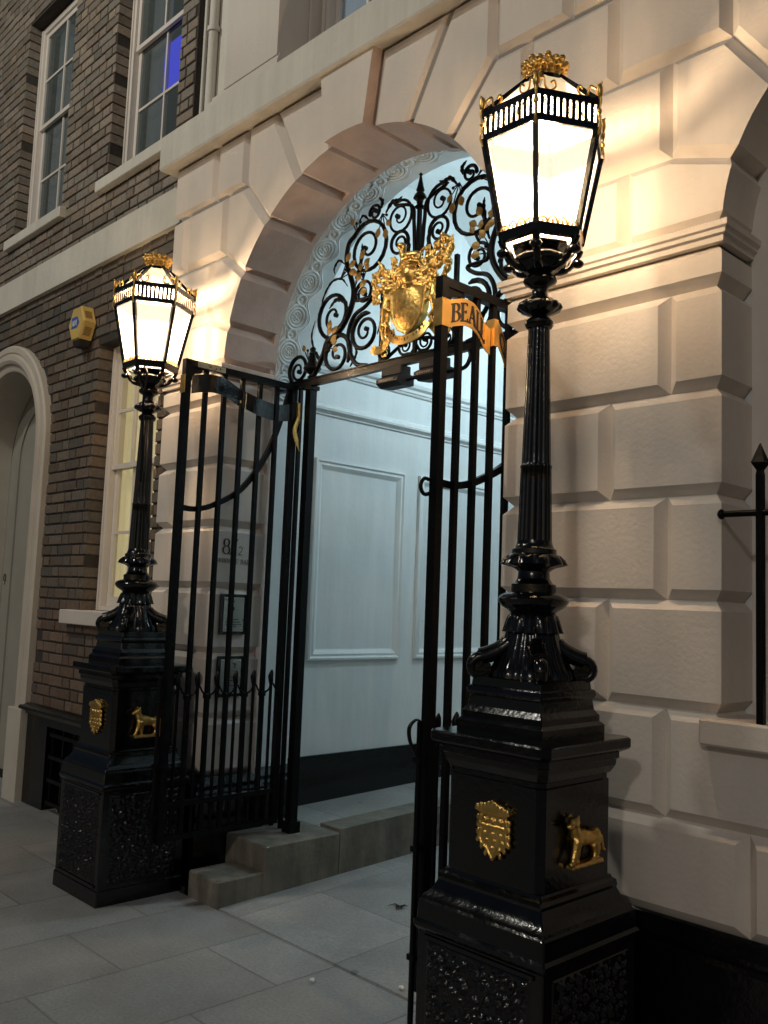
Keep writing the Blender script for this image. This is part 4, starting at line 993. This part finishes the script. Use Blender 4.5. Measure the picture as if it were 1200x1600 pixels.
# ================================================================== OVERTHROW (iron screen filling the arch head)
GY = 3.39; XM = -3.345
ov = thing('iron_overthrow', 'black scrolled ironwork with gilt leaves filling the arch head above the gates', 'ironwork', (XM, GY, 2.9))
mb = MB(); mb.box(-4.53, -2.27, GY-.016, GY+.016, 2.885, 2.925); mb.box(-4.53, -2.27, GY-.024, GY+.024, 2.9255, 2.932); mb.build('transom', IRON, ov)
for sx in (-1, 1):
    px_ = XM+sx*.865
    mb = MB(); mb.box(px_-.025, px_+.025, GY-.025, GY+.025, .27 if sx < 0 else .03, 2.884); mb.box(px_-.038, px_+.038, GY-.038, GY+.038, .265 if sx < 0 else .02, .33 if sx < 0 else .09); mb.box(px_-.036, px_+.036, GY-.036, GY+.036, 2.86, 2.8842)
    mb.build('gate_post', IRON, ov)
    for q, dx_ in enumerate((.10, .19)):
        mb = MB(); xq = px_+sx*dx_; mb.bar((xq, GY, .27 if sx < 0 else .02), (xq, GY, 2.885), .022); mb.build('side_bar', IRON, ov)
    mb = MB(); mb.lathe([(r_, 2.932+(z-2.93)*.82) for r_, z in [(.02, 2.93), (.03, 2.94), (.02, 2.952), (.018, 2.962), (.045, 2.985), (.055, 3.005), (.052, 3.018), (.036, 3.03), (.024, 3.07), (.018, 3.11), (.023, 3.115), (.023, 3.122), (.016, 3.128), (.016, 3.15), (.019, 3.155), (.010, 3.17), (.003, 3.175)]], 24, (px_, GY))
    mb.build('urn_finial', IRON, ov, True, 50)
mb = MB()
mb.bar((XM, GY, 2.93), (XM, GY, 3.80), .020)
mb.lathe([(.016, 3.745), (.03, 3.755), (.016, 3.77), (.02, 3.79), (.038, 3.805), (.03, 3.825), (.018, 3.84), (.024, 3.85), (.018, 3.87), (.010, 3.91), (.006, 3.935), (.012, 3.94), (.004, 3.95)], 20, (XM, GY))
mb.build('centre_spear', IRON, ov, True, 50)
def spiral(cx_, cz_, r0_, a0, turns, d, r1=.016, n=40):
    out = []
    for i in range(n+1):
        t = i/n; tt = max(0, (t*turns-.45)/(turns-.45)); r_ = r0_*(1-tt)+r1*tt; a = math.radians(a0)+d*turns*2*PI*t
        out.append((cx_+r_*math.cos(a), cz_+r_*math.sin(a)))
    return out
def scroll(mb, pre, sp, w_, sx, flat=True):
    """pre: lead-in points (dx from XM to the left, z); sp: spiral points"""
    n0_ = len(pre)
    P2 = []
    if pre:
        q = [Vector((a, 0, b)) for a, b in pre]+[Vector((sp[0][0], 0, sp[0][1])), Vector((sp[2][0], 0, sp[2][1]))]
        P2 = [(v.x, v.z) for v in cr(q, 6)][:-7]
    P2 = P2+list(sp); N = len(P2)
    pts = [(XM+sx*a, GY, b) for a, b in P2]
    R_ = []
    for i in range(N):
        t = i/(N-1); R_.append(w_*(1.2-.72*t))
    if not pre: R_[0] = w_*.5
    mb.tube(pts, R_, 8, True, (1.0, 1.0), Vector((0, 1, 0)))
    e = pts[-1]; mb.tube([(e[0], e[1]-.010, e[2]), (e[0], e[1]+.010, e[2])], .014, 10, True, None, Vector((0, 0, 1)))
def leaf(mb, x, z, ang, L, sx, y=GY-.012):
    c, s_ = math.cos(ang), math.sin(ang)
    P = [(0, 0), (.25, .26), (.5, .36), (.75, .26), (1, 0), (.75, -.26), (.5, -.36), (.25, -.26)]
    mid = len(mb.v)
    q = [(x+(a*c-b*s_)*L, z+(a*s_+b*c)*L) for a, b in P]
    vs = [(XM+sx*a, y, b) for a, b in q]+[(XM+sx*a, y-.003, b) for a, b in q]
    ctr = (x+.5*c*L, z+.5*s_*L)
    vs += [(XM+sx*ctr[0], y-.010, ctr[1])]
    fs = [tuple(range(8))]+[(i, (i+1) % 8, 8+(i+1) % 8, 8+i) for i in range(8)]+[(8+i, 8+(i+1) % 8, 16) for i in range(8)]
    mb.add(vs, fs)
def acan(mb, pts, w_, sx):  # rippled acanthus blade
    P = cr([(XM+sx*a, GY, b) for a, b in pts], 6); N = len(P)
    mb.tube(P, [w_*(math.sin(PI*min(1, (i+1)/(N*.75)) if i < N*.4 else PI*(.5+.5*(i-N*.4)/(N*.62)))*.9+.12)*(1+.22*math.sin(i*2.1)) for i in range(N)], 8, True, (.7, 1))
for sx in (-1, 1):
    # x here = distance out from the centre line
    defs = [
     # lower outer: stem from the post up to the big scroll
     ([(.86, 2.94), (.81, 3.0), (.765, 3.07), (.735, 3.14)], spiral(.685, 3.285, .135, -95, 1.75, -1 if False else 1, .02), .0125),
     ([(.735, 3.13), (.66, 3.165), (.59, 3.22), (.53, 3.31), (.515, 3.40), (.55, 3.50), (.59, 3.60), (.575, 3.70)], spiral(.41, 3.635, .155, 40, 1.9, 1, .02), .0135),
     ([], spiral(.64, 3.045, .115, 215, 1.9, -1, .018), .0115),
     ([], spiral(1.0, 3.005, .085, -60, 1.8, 1, .016), .010),
     ([(.02, 3.44), (.03, 3.56), (.04, 3.68), (.06, 3.78)], spiral(.155, 3.745, .095, 60, 1.9, 1, .017), .0085),
     ([(.24, 3.38), (.17, 3.42), (.10, 3.49), (.075, 3.55)], spiral(.148, 3.59, .068, 190, 1.8, -1, .015), .010),
     ([(.37, 2.93), (.47, 2.96), (.53, 3.05), (.545, 3.16), (.50, 3.25), (.41, 3.285), (.36, 3.33)], spiral(.43, 3.37, .068, -30, 1.7, 1, .014), .0105),
     ([], spiral(.405, 3.14, .105, 110, 1.9, -1, .017), .0105),
     ([(.20, 2.935), (.24, 2.94)], spiral(.235, 2.985, .045, -60, 1.5, 1, .011), .007),
     ([(.02, 2.935), (.05, 2.945)], spiral(.075, 2.99, .046, -100, 1.5, 1, .011), .007),
     ([(.555, 3.62), (.47, 3.82)][:0], spiral(.36, 3.83, .042, -20, 1.4, 1, .011), .008),
    ]
    for pre, sp, w_ in defs:
        mb = MB(); scroll(mb, pre, sp, w_*1.2, sx); mb.build('scroll', IRON, ov, True, 60)
    for pts, w_ in (([(.62, 3.155), (.70, 3.12), (.74, 3.06), (.745, 2.99)], .016), ([(.56, 3.30), (.60, 3.36), (.67, 3.38), (.73, 3.34)], .015), ([(.50, 3.44), (.47, 3.53), (.455, 3.62), (.46, 3.67)], .014), ([(.27, 3.80), (.22, 3.85), (.17, 3.845), (.14, 3.86)], .013), ([(.06, 3.46), (.075, 3.54), (.09, 3.62)], .012), ([(.31, 3.84), (.30, 3.88), (.33, 3.91)], .012), ([(.52, 2.95), (.47, 3.02), (.49, 3.07)], .009), ([(.80, 3.02), (.83, 3.08), (.86, 3.10)], .011), ([(.57, 3.44), (.63, 3.50), (.72, 3.50), (.79, 3.42), (.81, 3.33)], .008), ([(.60, 3.58), (.66, 3.62), (.70, 3.58), (.69, 3.54)], .008), ([(.40, 3.79), (.46, 3.84), (.50, 3.80)], .008), ([(.78, 3.04), (.85, 3.10), (.885, 3.20), (.86, 3.29)], .008), ([(.30, 3.10), (.27, 3.2), (.29, 3.28)], .007)):
        mb = MB(); acan(mb, pts, w_, sx); mb.build('acanthus_blade', IRON, ov, True, 70)
    mb = MB(); mb.bar((XM+sx*.275, GY+.012, 2.93), (XM+sx*.275, GY+.012, 3.42), .022); mb.build('upright_bar', IRON, ov)
    mb = MB(); mb.tube(cr([(XM+sx*a, GY+.01, b) for a, b in ((.26, 2.93), (.18, 2.975), (.10, 3.01), (0, 3.02))], 5), .010, 8); mb.tube(cr([(XM+sx*a, GY+.01, b) for a, b in ((.0, 2.99), (.022, 2.96), (.05, 2.935))], 5), .009, 8)
    mb.build('brace', IRON, ov, True, 60)
    # twigs with berries and gilt leaves
    for (bx, bz, br_) in (((.74, 3.10), 0, 0), ((.53, 3.36), 0, 1), ((.50, 3.47), 0, 2), ((.29, 3.80), 0, 3), ((.43, 3.44), 0, 4), ((.90, 3.05), 0, 5), ((.63, 3.50), 0, 1), ((.765, 3.07), 0, 2), ((.50, 3.74), 0, 5)):
        x, z = bx
        dirs = {0: [(2.9, .10, 1), (2.3, .15, 1), (1.8, .17, 1), (3.4, .12, 1), (2.6, .09, 0)], 1: [(2.6, .15, 1), (2.1, .16, 1), (3.0, .13, 1), (2.4, .1, 0)], 2: [(2.5, .15, 1), (2.0, .18, 1), (3.0, .10, 0)],
                3: [(4.4, .17, 1), (4.9, .13, 1), (4.0, .11, 1), (3.6, .07, 0), (5.3, .08, 0)], 4: [(1.3, .10, 1), (.7, .10, 1), (2.0, .09, 1), (1.7, .06, 0)], 5: [(1.5, .10, 0), (2.0, .11, 0), (1.1, .10, 1), (2.6, .10, 0)]}[br_]
        st = MB(); lv = MB(); nl = 0
        for a, L, isl in dirs:
            ex, ez = x+L*.62*math.cos(a), z+L*.62*math.sin(a)
            st.tube([(XM+sx*x, GY-.006, z), (XM+sx*ex, GY-.010, ez)], .0035, 6)
            if isl: leaf(lv, ex, ez, a+.1, .062 if L > .12 else .05, sx); nl += 1
            else: ball(st, (XM+sx*ex, GY-.010, ez), .009, .009, .009, n=5)
        b_ = st.build('berry_twig', IRON, ov, True, 60); lv.build('gilt_leaf', DGOLD, b_)
# coat of arms (generic heraldic achievement: shield, helm, crest, mantling, supporters, scroll)
ca = MB(); AY = GY-.035
def CP(a, b, d=0): return (-3.335+a*.95, AY-d, 3.008+b*.86)
sh = [(-.125, .30), (-.06, .325), (0, .345), (.06, .325), (.125, .30), (.118, .22), (.105, .13), (.06, .06), (0, .02), (-.06, .06), (-.105, .13), (-.118, .22)]
sh = [(a*1.1, b*1.02) for a, b in sh]; ca.prism([(a, b) for a, b in sh], -.006, .045, lambda a, b, d: CP(a, b, d))
ball(ca, CP(0, .18, .035), .11, .022, .13, n=10)
ca.tube([CP(a*.99, b, .044) for a, b in sh+sh[:1]], .008, 6)
# helm, torse, crest animal
ball(ca, CP(.0, .395, .03), .058, .045, .062, n=10); ca.tube([CP(-.05, .345, .025), CP(.0, .335, .05), CP(.05, .345, .025)], .018, 8)
ca.tube([CP(-.075, .455, .02), CP(-.03, .47, .05), CP(.03, .475, .05), CP(.075, .465, .02)], .017, 8)
ca.tube([CP(-.065, .525, .02), CP(-.02, .53, .025), CP(.045, .52, .02), CP(.06, .50, .02)], [.024, .026, .024, .018], 10)
ca.tube([CP(-.06, .53, .02), CP(-.075, .57, .025), CP(-.07, .60, .025)], [.024, .022, .018], 10); ball(ca, CP(-.078, .607, .03), .028, .024, .022, n=8)
for x0_, x1_ in ((-.075, -.095), (-.045, -.04), (.035, .03), (.06, .07)): ca.tube([CP(x0_, .52, .022), CP(x1_, .47, .028)], [.014, .009], 6)
ca.tube(cr([CP(.062, .525, .02), CP(.085, .545, .02), CP(.115, .55, .02)], 4), .009, 6)
rnd = random.Random(5)
# mantling: big leafy plumes
for sg in (-1, 1):
    hi = .075 if sg > 0 else 0
    plumes = [[(.05, .40), (.12, .42), (.19, .46+hi), (.24, .53+hi*1.0)], [(.05, .38), (.13, .39), (.21, .41+hi*.8), (.29, .44+hi)], [(.05, .36), (.12, .345), (.19, .36+hi*.6), (.27, .36+hi)], [(.19, .45+hi), (.26, .49+hi), (.295, .43+hi), (.265, .36+hi), (.225, .385+hi)], [(.08, .43), (.12, .46), (.135, .50), (.12, .53)], [(.08, .35), (.13, .315), (.175, .32), (.20, .35)], [(.25, .38+hi), (.285, .34+hi*.8), (.27, .30+hi*.5), (.245, .29+hi*.5)]]
    for pl in plumes:
        P = cr([CP(sg*a, b, .012+.02*rnd.random()) for a, b in pl], 5); N = len(P)
        ca.tube(P, [(.026*(1-.6*i/(N-1)))*(1+.25*math.sin(i*1.9)) for i in range(N)], 8)
        for i in range(2, N, 2):
            p = P[i]; ca.tube([p, p+Vector((sg*rnd.uniform(.0, .03), -.012, rnd.uniform(.015, .04)*rnd.choice((1, 1, -1))))], [.013, .005], 6)
    # supporter: rampant beast with head, arms, legs and tail
    s2 = sg
    ca.tube([CP(s2*.185, .285, .015), CP(s2*.19, .22, .02), CP(s2*.20, .15, .018), CP(s2*.205, .115, .015)], [.030, .036, .028, .026], 10)
    ca.tube([CP(s2*.185, .285, .018), CP(s2*.18, .325, .02)], [.026, .022], 8); ball(ca, CP(s2*.182, .345, .026), .028, .028, .028, n=8); ca.tube([CP(s2*.165, .345, .035), CP(s2*.145, .338, .035)], [.015, .010], 6)
    ca.tube([CP(s2*.175, .27, .03), CP(s2*.145, .28, .035), CP(s2*.125, .255, .035)], [.014, .011, .010], 6)
    ca.tube([CP(s2*.18, .22, .03), CP(s2*.15, .21, .035), CP(s2*.12, .19, .035)], [.013, .011, .010], 6)
    ca.tube([CP(s2*.20, .13, .02), CP(s2*.165, .10, .03), CP(s2*.185, .06, .025), CP(s2*.165, .045, .03)], [.022, .017, .011, .010], 8)
    ca.tube([CP(s2*.205, .12, .01), CP(s2*.225, .07, .012), CP(s2*.215, .02, .012), CP(s2*.235, .0, .015)], [.022, .015, .011, .010], 8)
    ca.tube(cr([CP(s2*.215, .13, .0), CP(s2*.25, .10, .0), CP(s2*.265, .15, .0), CP(s2*.25, .20, .0), CP(s2*.265, .22, .0)], 4), .009, 6)
coa = remesh(ca, 'gilded_coat_of_arms', GOLD, ov, .0046, 0, .0007, 60)
bn = MB()
def ribbon(mb, path, w_, th, up=Vector((0, 0, 1))):
    n = len(path); vs = []
    for i in range(n):
        p = Vector(path[i]); tdir = (Vector(path[min(i+1, n-1)])-Vector(path[max(i-1, 0)])).normalized(); nr = Vector((tdir.z, 0, -tdir.x))
        if nr.length < .05: nr = Vector((1, 0, 0))
        nr.normalize()
        for a, b in ((-1, 0), (1, 0), (1, 1), (-1, 1)): vs.append(p+nr*(a*w_/2)+Vector((0, -th*b, 0)))
    fs = [(i*4+k, i*4+(k+1) % 4, i*4+4+(k+1) % 4, i*4+4+k) for i in range(n-1) for k in range(4)]+[(0, 1, 2, 3), (n*4-4, n*4-3, n*4-2, n*4-1)]
    mb.add(vs, fs)
bn = MB()
ribbon(bn, cr([CP(-.145, .07, .02), CP(-.11, .015, .035), (CP(-.05, -.012, .045)), CP(0, -.018, .048), CP(.05, -.012, .045), CP(.11, .015, .035), CP(.145, .07, .02)], 6), .048, .008)
ribbon(bn, cr([CP(-.14, .075, .012), CP(-.18, .02, .012), CP(-.22, -.025, .012), CP(-.27, -.03, .02), CP(-.30, -.01, .02)], 6), .045, .008)
ribbon(bn, cr([CP(.14, .075, .012), CP(.18, .035, .012), CP(.22, -.01, .012), CP(.27, -.02, .02), CP(.30, .005, .02)], 6), .045, .008)
ribbon(bn, cr([CP(-.20, -.035, .0), CP(-.23, -.055, .0), CP(-.20, -.06, .0)], 4), .03, .008); ribbon(bn, cr([CP(.20, -.02, .0), CP(.23, -.04, .0), CP(.20, -.05, .0)], 4), .03, .008)
bn.build('gilded_scroll', GOLD, coa, True, 40)
mb = MB(); rnd = random.Random(2)
for k in range(13):
    t = -1+2*k/12; x = t*.115; z = -.016+.06*abs(t)**2.2
    mb.box(-3.335+x-.003, -3.335+x+.003, AY-.0575+.012*abs(t), AY-.052+.012*abs(t), 3.01+z-.008, 3.01+z+.008); 
    if k % 2: mb.box(-3.335+x-.003, -3.335+x+.008, AY-.0573+.012*abs(t), AY-.052+.012*abs(t), 3.01+z+.004, 3.01+z+.008)
mb.build('scroll_lettering', INK, coa)

# sensor boxes hanging from the transom
def sensor(x0, x1, label):
    t = thing('sensor_box', label, 'sensor box', ((x0+x1)/2, GY, 2.85), 'dark sensor boxes under the transom')
    mb = MB(); mb.bbox(x0, x1, GY-.035, GY+.045, 2.832, 2.884, .005); mb.build('mounting_block', BOXM, t, True, 25)
    mb = MB(); mb.prism([(GY-.075, 2.808), (GY-.078, 2.785), (GY-.04, 2.765), (GY+.05, 2.775), (GY+.05, 2.831), (GY-.035, 2.831)], x0+.008, x1+.018, lambda a, b, d: (d, a, b)); mb.build('body', BOXM, t)
    mb = MB(); mb.box(x0+.03, x1-.01, GY-.0795, GY-.076, 2.789, 2.805)
    mb.build('lens', LENS, t)
    mb = MB()
    for k in range(6): mb.box(x0+.036+k*.016, x0+.045+k*.016, GY-.081, GY-.0797, 2.792, 2.802)
    mb.build('lens_marks', mat('pinkish_grey', (.30, .2, .17), .5), t)
sensor(-3.565, -3.41, 'left one of two brown black boxes under the iron transom')
sensor(-3.28, -3.12, 'right one of two brown black boxes under the iron transom, partly behind the gate')
cb = MB(); cb.tube([(-3.42, GY, 2.80), (-3.27, GY, 2.803)], .008, 6)
cb.tube(cr([(-3.10, GY, 2.80), (-3.02, GY-.02, 2.79), (-2.96, GY-.02, 2.80), (-2.94, GY-.01, 2.85), (-2.955, GY, 2.89)], 6), .011, 8)
tag(cb.build('cable', IRON, None, True, 60), 'short black cable looping from the sensor boxes up to the transom', 'cable')

# ================================================================== GATES
def make_gate(label, gx, sx, ys, zb, side):
    """leaf standing open at right angles; gx = x of the leaf, ys = bar positions from free end to hinge"""
    t = thing('iron_gate', label, 'gate', (gx, ys[-1], 0), 'open gate leaves')
    yf, yh = ys[0], ys[-1]
    for k, y in enumerate(ys):
        if k in (0, len(ys)-1): mb = MB(); mb.box(gx-.019, gx+.019, y-.019, y+.019, zb, 2.884); mb.build('stile', IRON, t)
        else: mb = MB(); mb.bar((gx, y, zb+.03), (gx, y, 2.85), .0235, Vector((0, 1, 0))); mb.build('bar', IRON, t)
    mb = MB(); mb.box(gx-.0185, gx+.0185, yf+.0192, yh-.0192, 2.846, 2.883); mb.build('top_rail', IRON, t)
    mb = MB(); mb.prism([(yf+.0195, 2.8455), (yf+.10, 2.8455), (yf+.085, 2.82), (yf+.045, 2.812), (yf+.0195, 2.76)], -.012, .012, lambda a, b, d: (gx+d, a, b)); mb.build('corner_bracket', IRON, t)
    for z in (zb, zb+.17): mb = MB(); mb.box(gx-.017, gx+.017, yf+.0192, yh-.0192, z+.001, z+.028); mb.build('bottom_rail', IRON, t)
    # dog bars between, with leaf points and a looping strap
    dl = []
    for k in range(len(ys)-1):
        y = (ys[k]+ys[k+1])/2; dl.append(y)
        mb = MB(); mb.bar((gx, y, zb+.03), (gx, y, 1.12), .013)
        mb.tube([(gx, y, 1.10), (gx, y, 1.125), (gx, y-.004, 1.155), (gx, y+.003, 1.18), (gx, y+.004, 1.192)], [.008, .014, .016, .010, .003], 8)
        mb.build('dog_bar', IRON, t, True, 60)
    mb = MB(); pts = []
    for k in range(len(ys)-1):
        pts += [(gx+.012, ys[k], 1.068), (gx+.014, ys[k]+.02, 1.07), (gx+.014, dl[k]-.022, 1.085), (gx+.012, dl[k], 1.118), (gx+.014, dl[k]+.022, 1.085), (gx+.014, ys[k+1]-.02, 1.07)]
    pts.append((gx+.012, ys[-1], 1.068)); mb.tube(cr(pts, 3), .006, 6); mb.build('looped_strap', IRON, t, True, 60)
    mb = MB()
    for y in ys[1:-1]: mb.box(gx-.016, gx+.016, y-.016, y+.016, 1.045, 1.07)
    build_split(mb, 'collar', IRON, t)
    # swept brace
    L = yh-yf; mb = MB()
    P = cr([(gx-.02, yf+a*L, b) for a, b in ((0, 2.075), (.15, 2.072), (.32, 2.11), (.56, 2.22), (.78, 2.44), (.92, 2.70), (.985, 2.85))], 8)
    mb.tube(P, .012, 4, True, (1.0, 1.2), Vector((1, 0, 0)), True)
    if side == 'R': mb.tube(cr([(gx-.02, yf+.0, 2.075), (gx-.02, yf-.045, 2.08), (gx-.02, yf-.065, 2.05), (gx-.02, yf-.045, 2.02), (gx-.02, yf-.0, 2.03)], 6), .008, 6)
    mb.build('swept_brace', IRON, t, True, 50)
    # drop bolt on the free stile
    mb = MB(); yb_ = yf-.045; mb.tube([(gx, yb_, zb-.10), (gx, yb_, 1.165)], .011, 8)
    for z in (zb+.12, .70, 1.02): mb.box(gx-.016, gx+.016, yb_-.014, yf-.0192, z, z+.02)
    if side == 'R': mb.tube(cr([(gx, yb_+.01, 1.16), (gx, yb_-.02, 1.175), (gx, yb_-.055, 1.15), (gx, yb_-.05, 1.10), (gx, yb_-.012, 1.04)], 6), .006, 6, True, (1.8, .7), Vector((1, 0, 0)))
    mb.build('drop_bolt', IRON, t, True, 50)
    return t
YL = [2.565, 2.688, 2.811, 2.934, 3.057, 3.18, 3.303]
gl_ = make_gate('left open iron gate leaf whose ribbon band looks black, beside the nameplates', -4.27, -1, YL, .32, 'L')
YR = [2.537+.1045*i for i in range(8)]+[3.38]
gr_ = make_gate('right open iron gate leaf carrying a gold ribbon lettered BEALL, beside the nearer lamp', -2.362, 1, YR, .20, 'R')
def bandsurf(P, w_, th):
    """P [(y,xo,zc)] smooth; returns function and mesh"""
    C_ = cr([(b, a, c) for a, b, c in P], 10)      # (xo,y,zc)
    S_ = [0]
    for i in range(1, len(C_)): S_.append(S_[-1]+math.hypot(C_[i].x-C_[i-1].x, C_[i].y-C_[i-1].y))
    def at(s_):
        s_ = max(0, min(S_[-1]-1e-6, s_)); i = 0
        while S_[i+1] < s_: i += 1
        k = (s_-S_[i])/max(1e-9, S_[i+1]-S_[i]); p = C_[i].lerp(C_[i+1], k)
        tq = (C_[i+1]-C_[i]); l = math.hypot(tq.x, tq.y) or 1
        return p, (tq.y/l, -tq.x/l)       # point, outward normal (towards +x)
    return at, S_[-1]
def band_mesh(gx, P, w_, th, n=60, off=0.0):
    at, L = bandsurf(P, w_, th); mb = MB(); vs = []
    for i in range(n+1):
        p, nn = at(L*i/n)
        for dz, q in ((-w_/2, off), (w_/2, off), (w_/2, off-th), (-w_/2, off-th)): vs.append((gx+p.x+nn[0]*q, p.y+nn[1]*q, p.z+dz))
    mb.add(vs, [(i*4+k, i*4+(k+1) % 4, i*4+4+(k+1) % 4, i*4+4+k) for i in range(n) for k in range(4)]+[(0, 1, 2, 3), (n*4, n*4+1, n*4+2, n*4+3)])
    return mb, at, L
# right band, gold face towards the camera side
P1 = [(2.590, .022, 2.738), (2.625, .028, 2.75), (2.675, .030, 2.762), (2.725, .026, 2.760), (2.765, .018, 2.748), (2.80, .008, 2.730), (2.838, -.001, 2.704), (2.862, .004, 2.69)]; P1 = [(a-.031, b, c) for a, b, c in P1]
mb, at1, L1 = band_mesh(-2.362, P1, .110, .003); GOLD_S = mat('gilded_band_paint', (.80, .46, .13), .32, .85, n_scale=12, n_amt=.08)
b1 = mb.build('gold_ribbon_band', GOLD_S, gr_, True, 50)
def fn1(at_, gx, s0, z0, off=.0005): 
    def f_(s_, t_, d_):
        p, nn = at_(s0+s_); return (gx+p.x+nn[0]*(off+d_), p.y+nn[1]*(off+d_), p.z+z0+t_)
    return f_
mb = MB(); letters(mb, 'BEALL', fn1(at1, -2.362, .006, -.038), .076, .003, -.0, .98, True); mb.build('band_lettering', INK, b1)
P2 = [(2.885, .022, 2.735), (2.93, .012, 2.70), (2.97, .0, 2.66), (3.01, -.004, 2.625), (3.06, .0, 2.595), (3.12, .022, 2.58), (3.20, .024, 2.60), (3.28, .01, 2.62), (3.35, .02, 2.63)]; P2 = [(a-.031, b, c) for a, b, c in P2]
mb, at2, L2 = band_mesh(-2.362, P2, .105, .003); b2 = mb.build('gold_ribbon_band', GOLD_S, gr_, True, 50)
mb = MB(); letters(mb, 'GLORY', fn1(at2, -2.362, .02, -.034), .066, .003, .2, 1.15, True); mb.build('band_lettering', INK, b2)
mb = MB()
mb.box(-2.386, -2.338, 2.514, 2.562, 2.683, 2.793); mb.box(-2.384, -2.339, 2.834, 2.860, 2.672, 2.786)
build_split(mb, 'band_clip', GOLD_S, gr_)
# left band: camera sees the black painted back
P3 = [(2.588, .022, 2.745), (2.65, .034, 2.762), (2.74, .036, 2.772), (2.83, .012, 2.765), (2.92, .0, 2.735), (2.945, .022, 2.722), (3.03, .030, 2.70), (3.13, .014, 2.692), (3.22, -.006, 2.70), (3.31, .004, 2.718)]
mb, at3, L3 = band_mesh(-4.27, P3, .100, .003); b3 = mb.build('ribbon_band', BLACK, gl_, True, 50)
mb, _, _ = band_mesh(-4.27, P3, .100, .002, 60, -.0035); mb.build('gilded_face', GOLD_S, b3, True, 50)
mb = MB(); mb.box(-4.292, -4.248, 2.541, 2.5455, 2.695, 2.795); mb.box(-4.25, -4.2475, 2.905, 2.915, 2.70, 2.715); mb.box(-4.252, -4.238, 3.318, 3.336, 2.675, 2.775)
mb.tube(cr([(-4.235, 3.325, 2.68), (-4.225, 3.29, 2.60), (-4.222, 3.31, 2.53), (-4.228, 3.335, 2.48)], 5), [.016]*10+[.014, .012, .009, .006, .004, .002], 6, True, (.3, 1.0), Vector((1, 0, 0)))
build_split(mb, 'band_clip', GOLD_S, gl_)
mb = MB(); mb.box(-4.2505, -4.2485, 2.62, 2.80, 2.850, 2.880); lp = mb.build('maker_plate', STEEL, gl_)
mb = MB()
for y in (2.70, 2.765): mb.tube([(-4.2485, y, 2.865), (-4.2475, y, 2.865)], .005, 8)
mb.build('plate_rivet', INK, lp)
# back of the right pier's small number tag hung on the far side of the lantern
# debris
mb = MB(); rnd = random.Random(9)
for k in range(16):
    a = rnd.uniform(0, 2*PI); r_ = rnd.uniform(.02, .07); x, y = -3.417, 3.50
    mb.tube([(x, y, .036), (x+r_*.5*math.cos(a), y+r_*.5*math.sin(a), .036+rnd.uniform(0, .012)), (x+r_*math.cos(a+.5), y+r_*math.sin(a+.5), .034)], [.004, .003, .001], 4)
tag(mb.build('twig_clump', TWIG), 'small dark clump of dead twigs lying on the passage floor', 'twigs')
for (x, y, lab) in ((-3.05, 2.60, 'pale crumpled litter scrap lying on the pavement short of the passage threshold'), (-2.76, 2.84, 'tiny white litter scrap on the passage floor near the right gate')):
    mb = MB(); mb.tube([(x, y, .012), (x+.012, y+.004, .014), (x+.024, y-.002, .012)], [.006, .008, .005], 6)
    tag(mb.build('litter_scrap', WHITE, None, True), lab, 'litter', 'litter scraps')

# light inside the passage (ceiling lantern hidden behind the right pier)
pl_ = thing('passage_lantern', 'cool white lantern hanging inside the passage behind the right pier', 'lantern', (-3.5, 5.4, 3.62))
mb = MB(); mb.lathe([(.02, 3.86), (.07, 3.88), (.09, 3.93), (.09, 3.97), (.06, 4.02), (.02, 4.04)], 20, (-3.5, 5.4)); mb.build('shade', mat('lit_milk_glass', (.8, .9, 1), .4, emis=(.75, .9, 1), e_str=3), pl_, True)
mb = MB(); mb.bar((-3.5, 5.4, 4.04), (-3.5, 5.4, 4.72), .012, Vector((1, 0, 0))); mb.build('hanging_rod', IRON, pl_)
for q in [('lantern_light', (-3.5, 5.4, 3.72), PASS_W)]:
    L = bpy.data.lights.new(q[0], 'POINT'); L.energy = q[2]; L.color = (.66, .89, 1); L.shadow_soft_size = .12
    lo_ = bpy.data.objects.new(q[0], L); S.collection.objects.link(lo_); lo_.parent = pl_; lo_.matrix_parent_inverse = Matrix.Translation(-pl_.location); lo_.location = q[1]
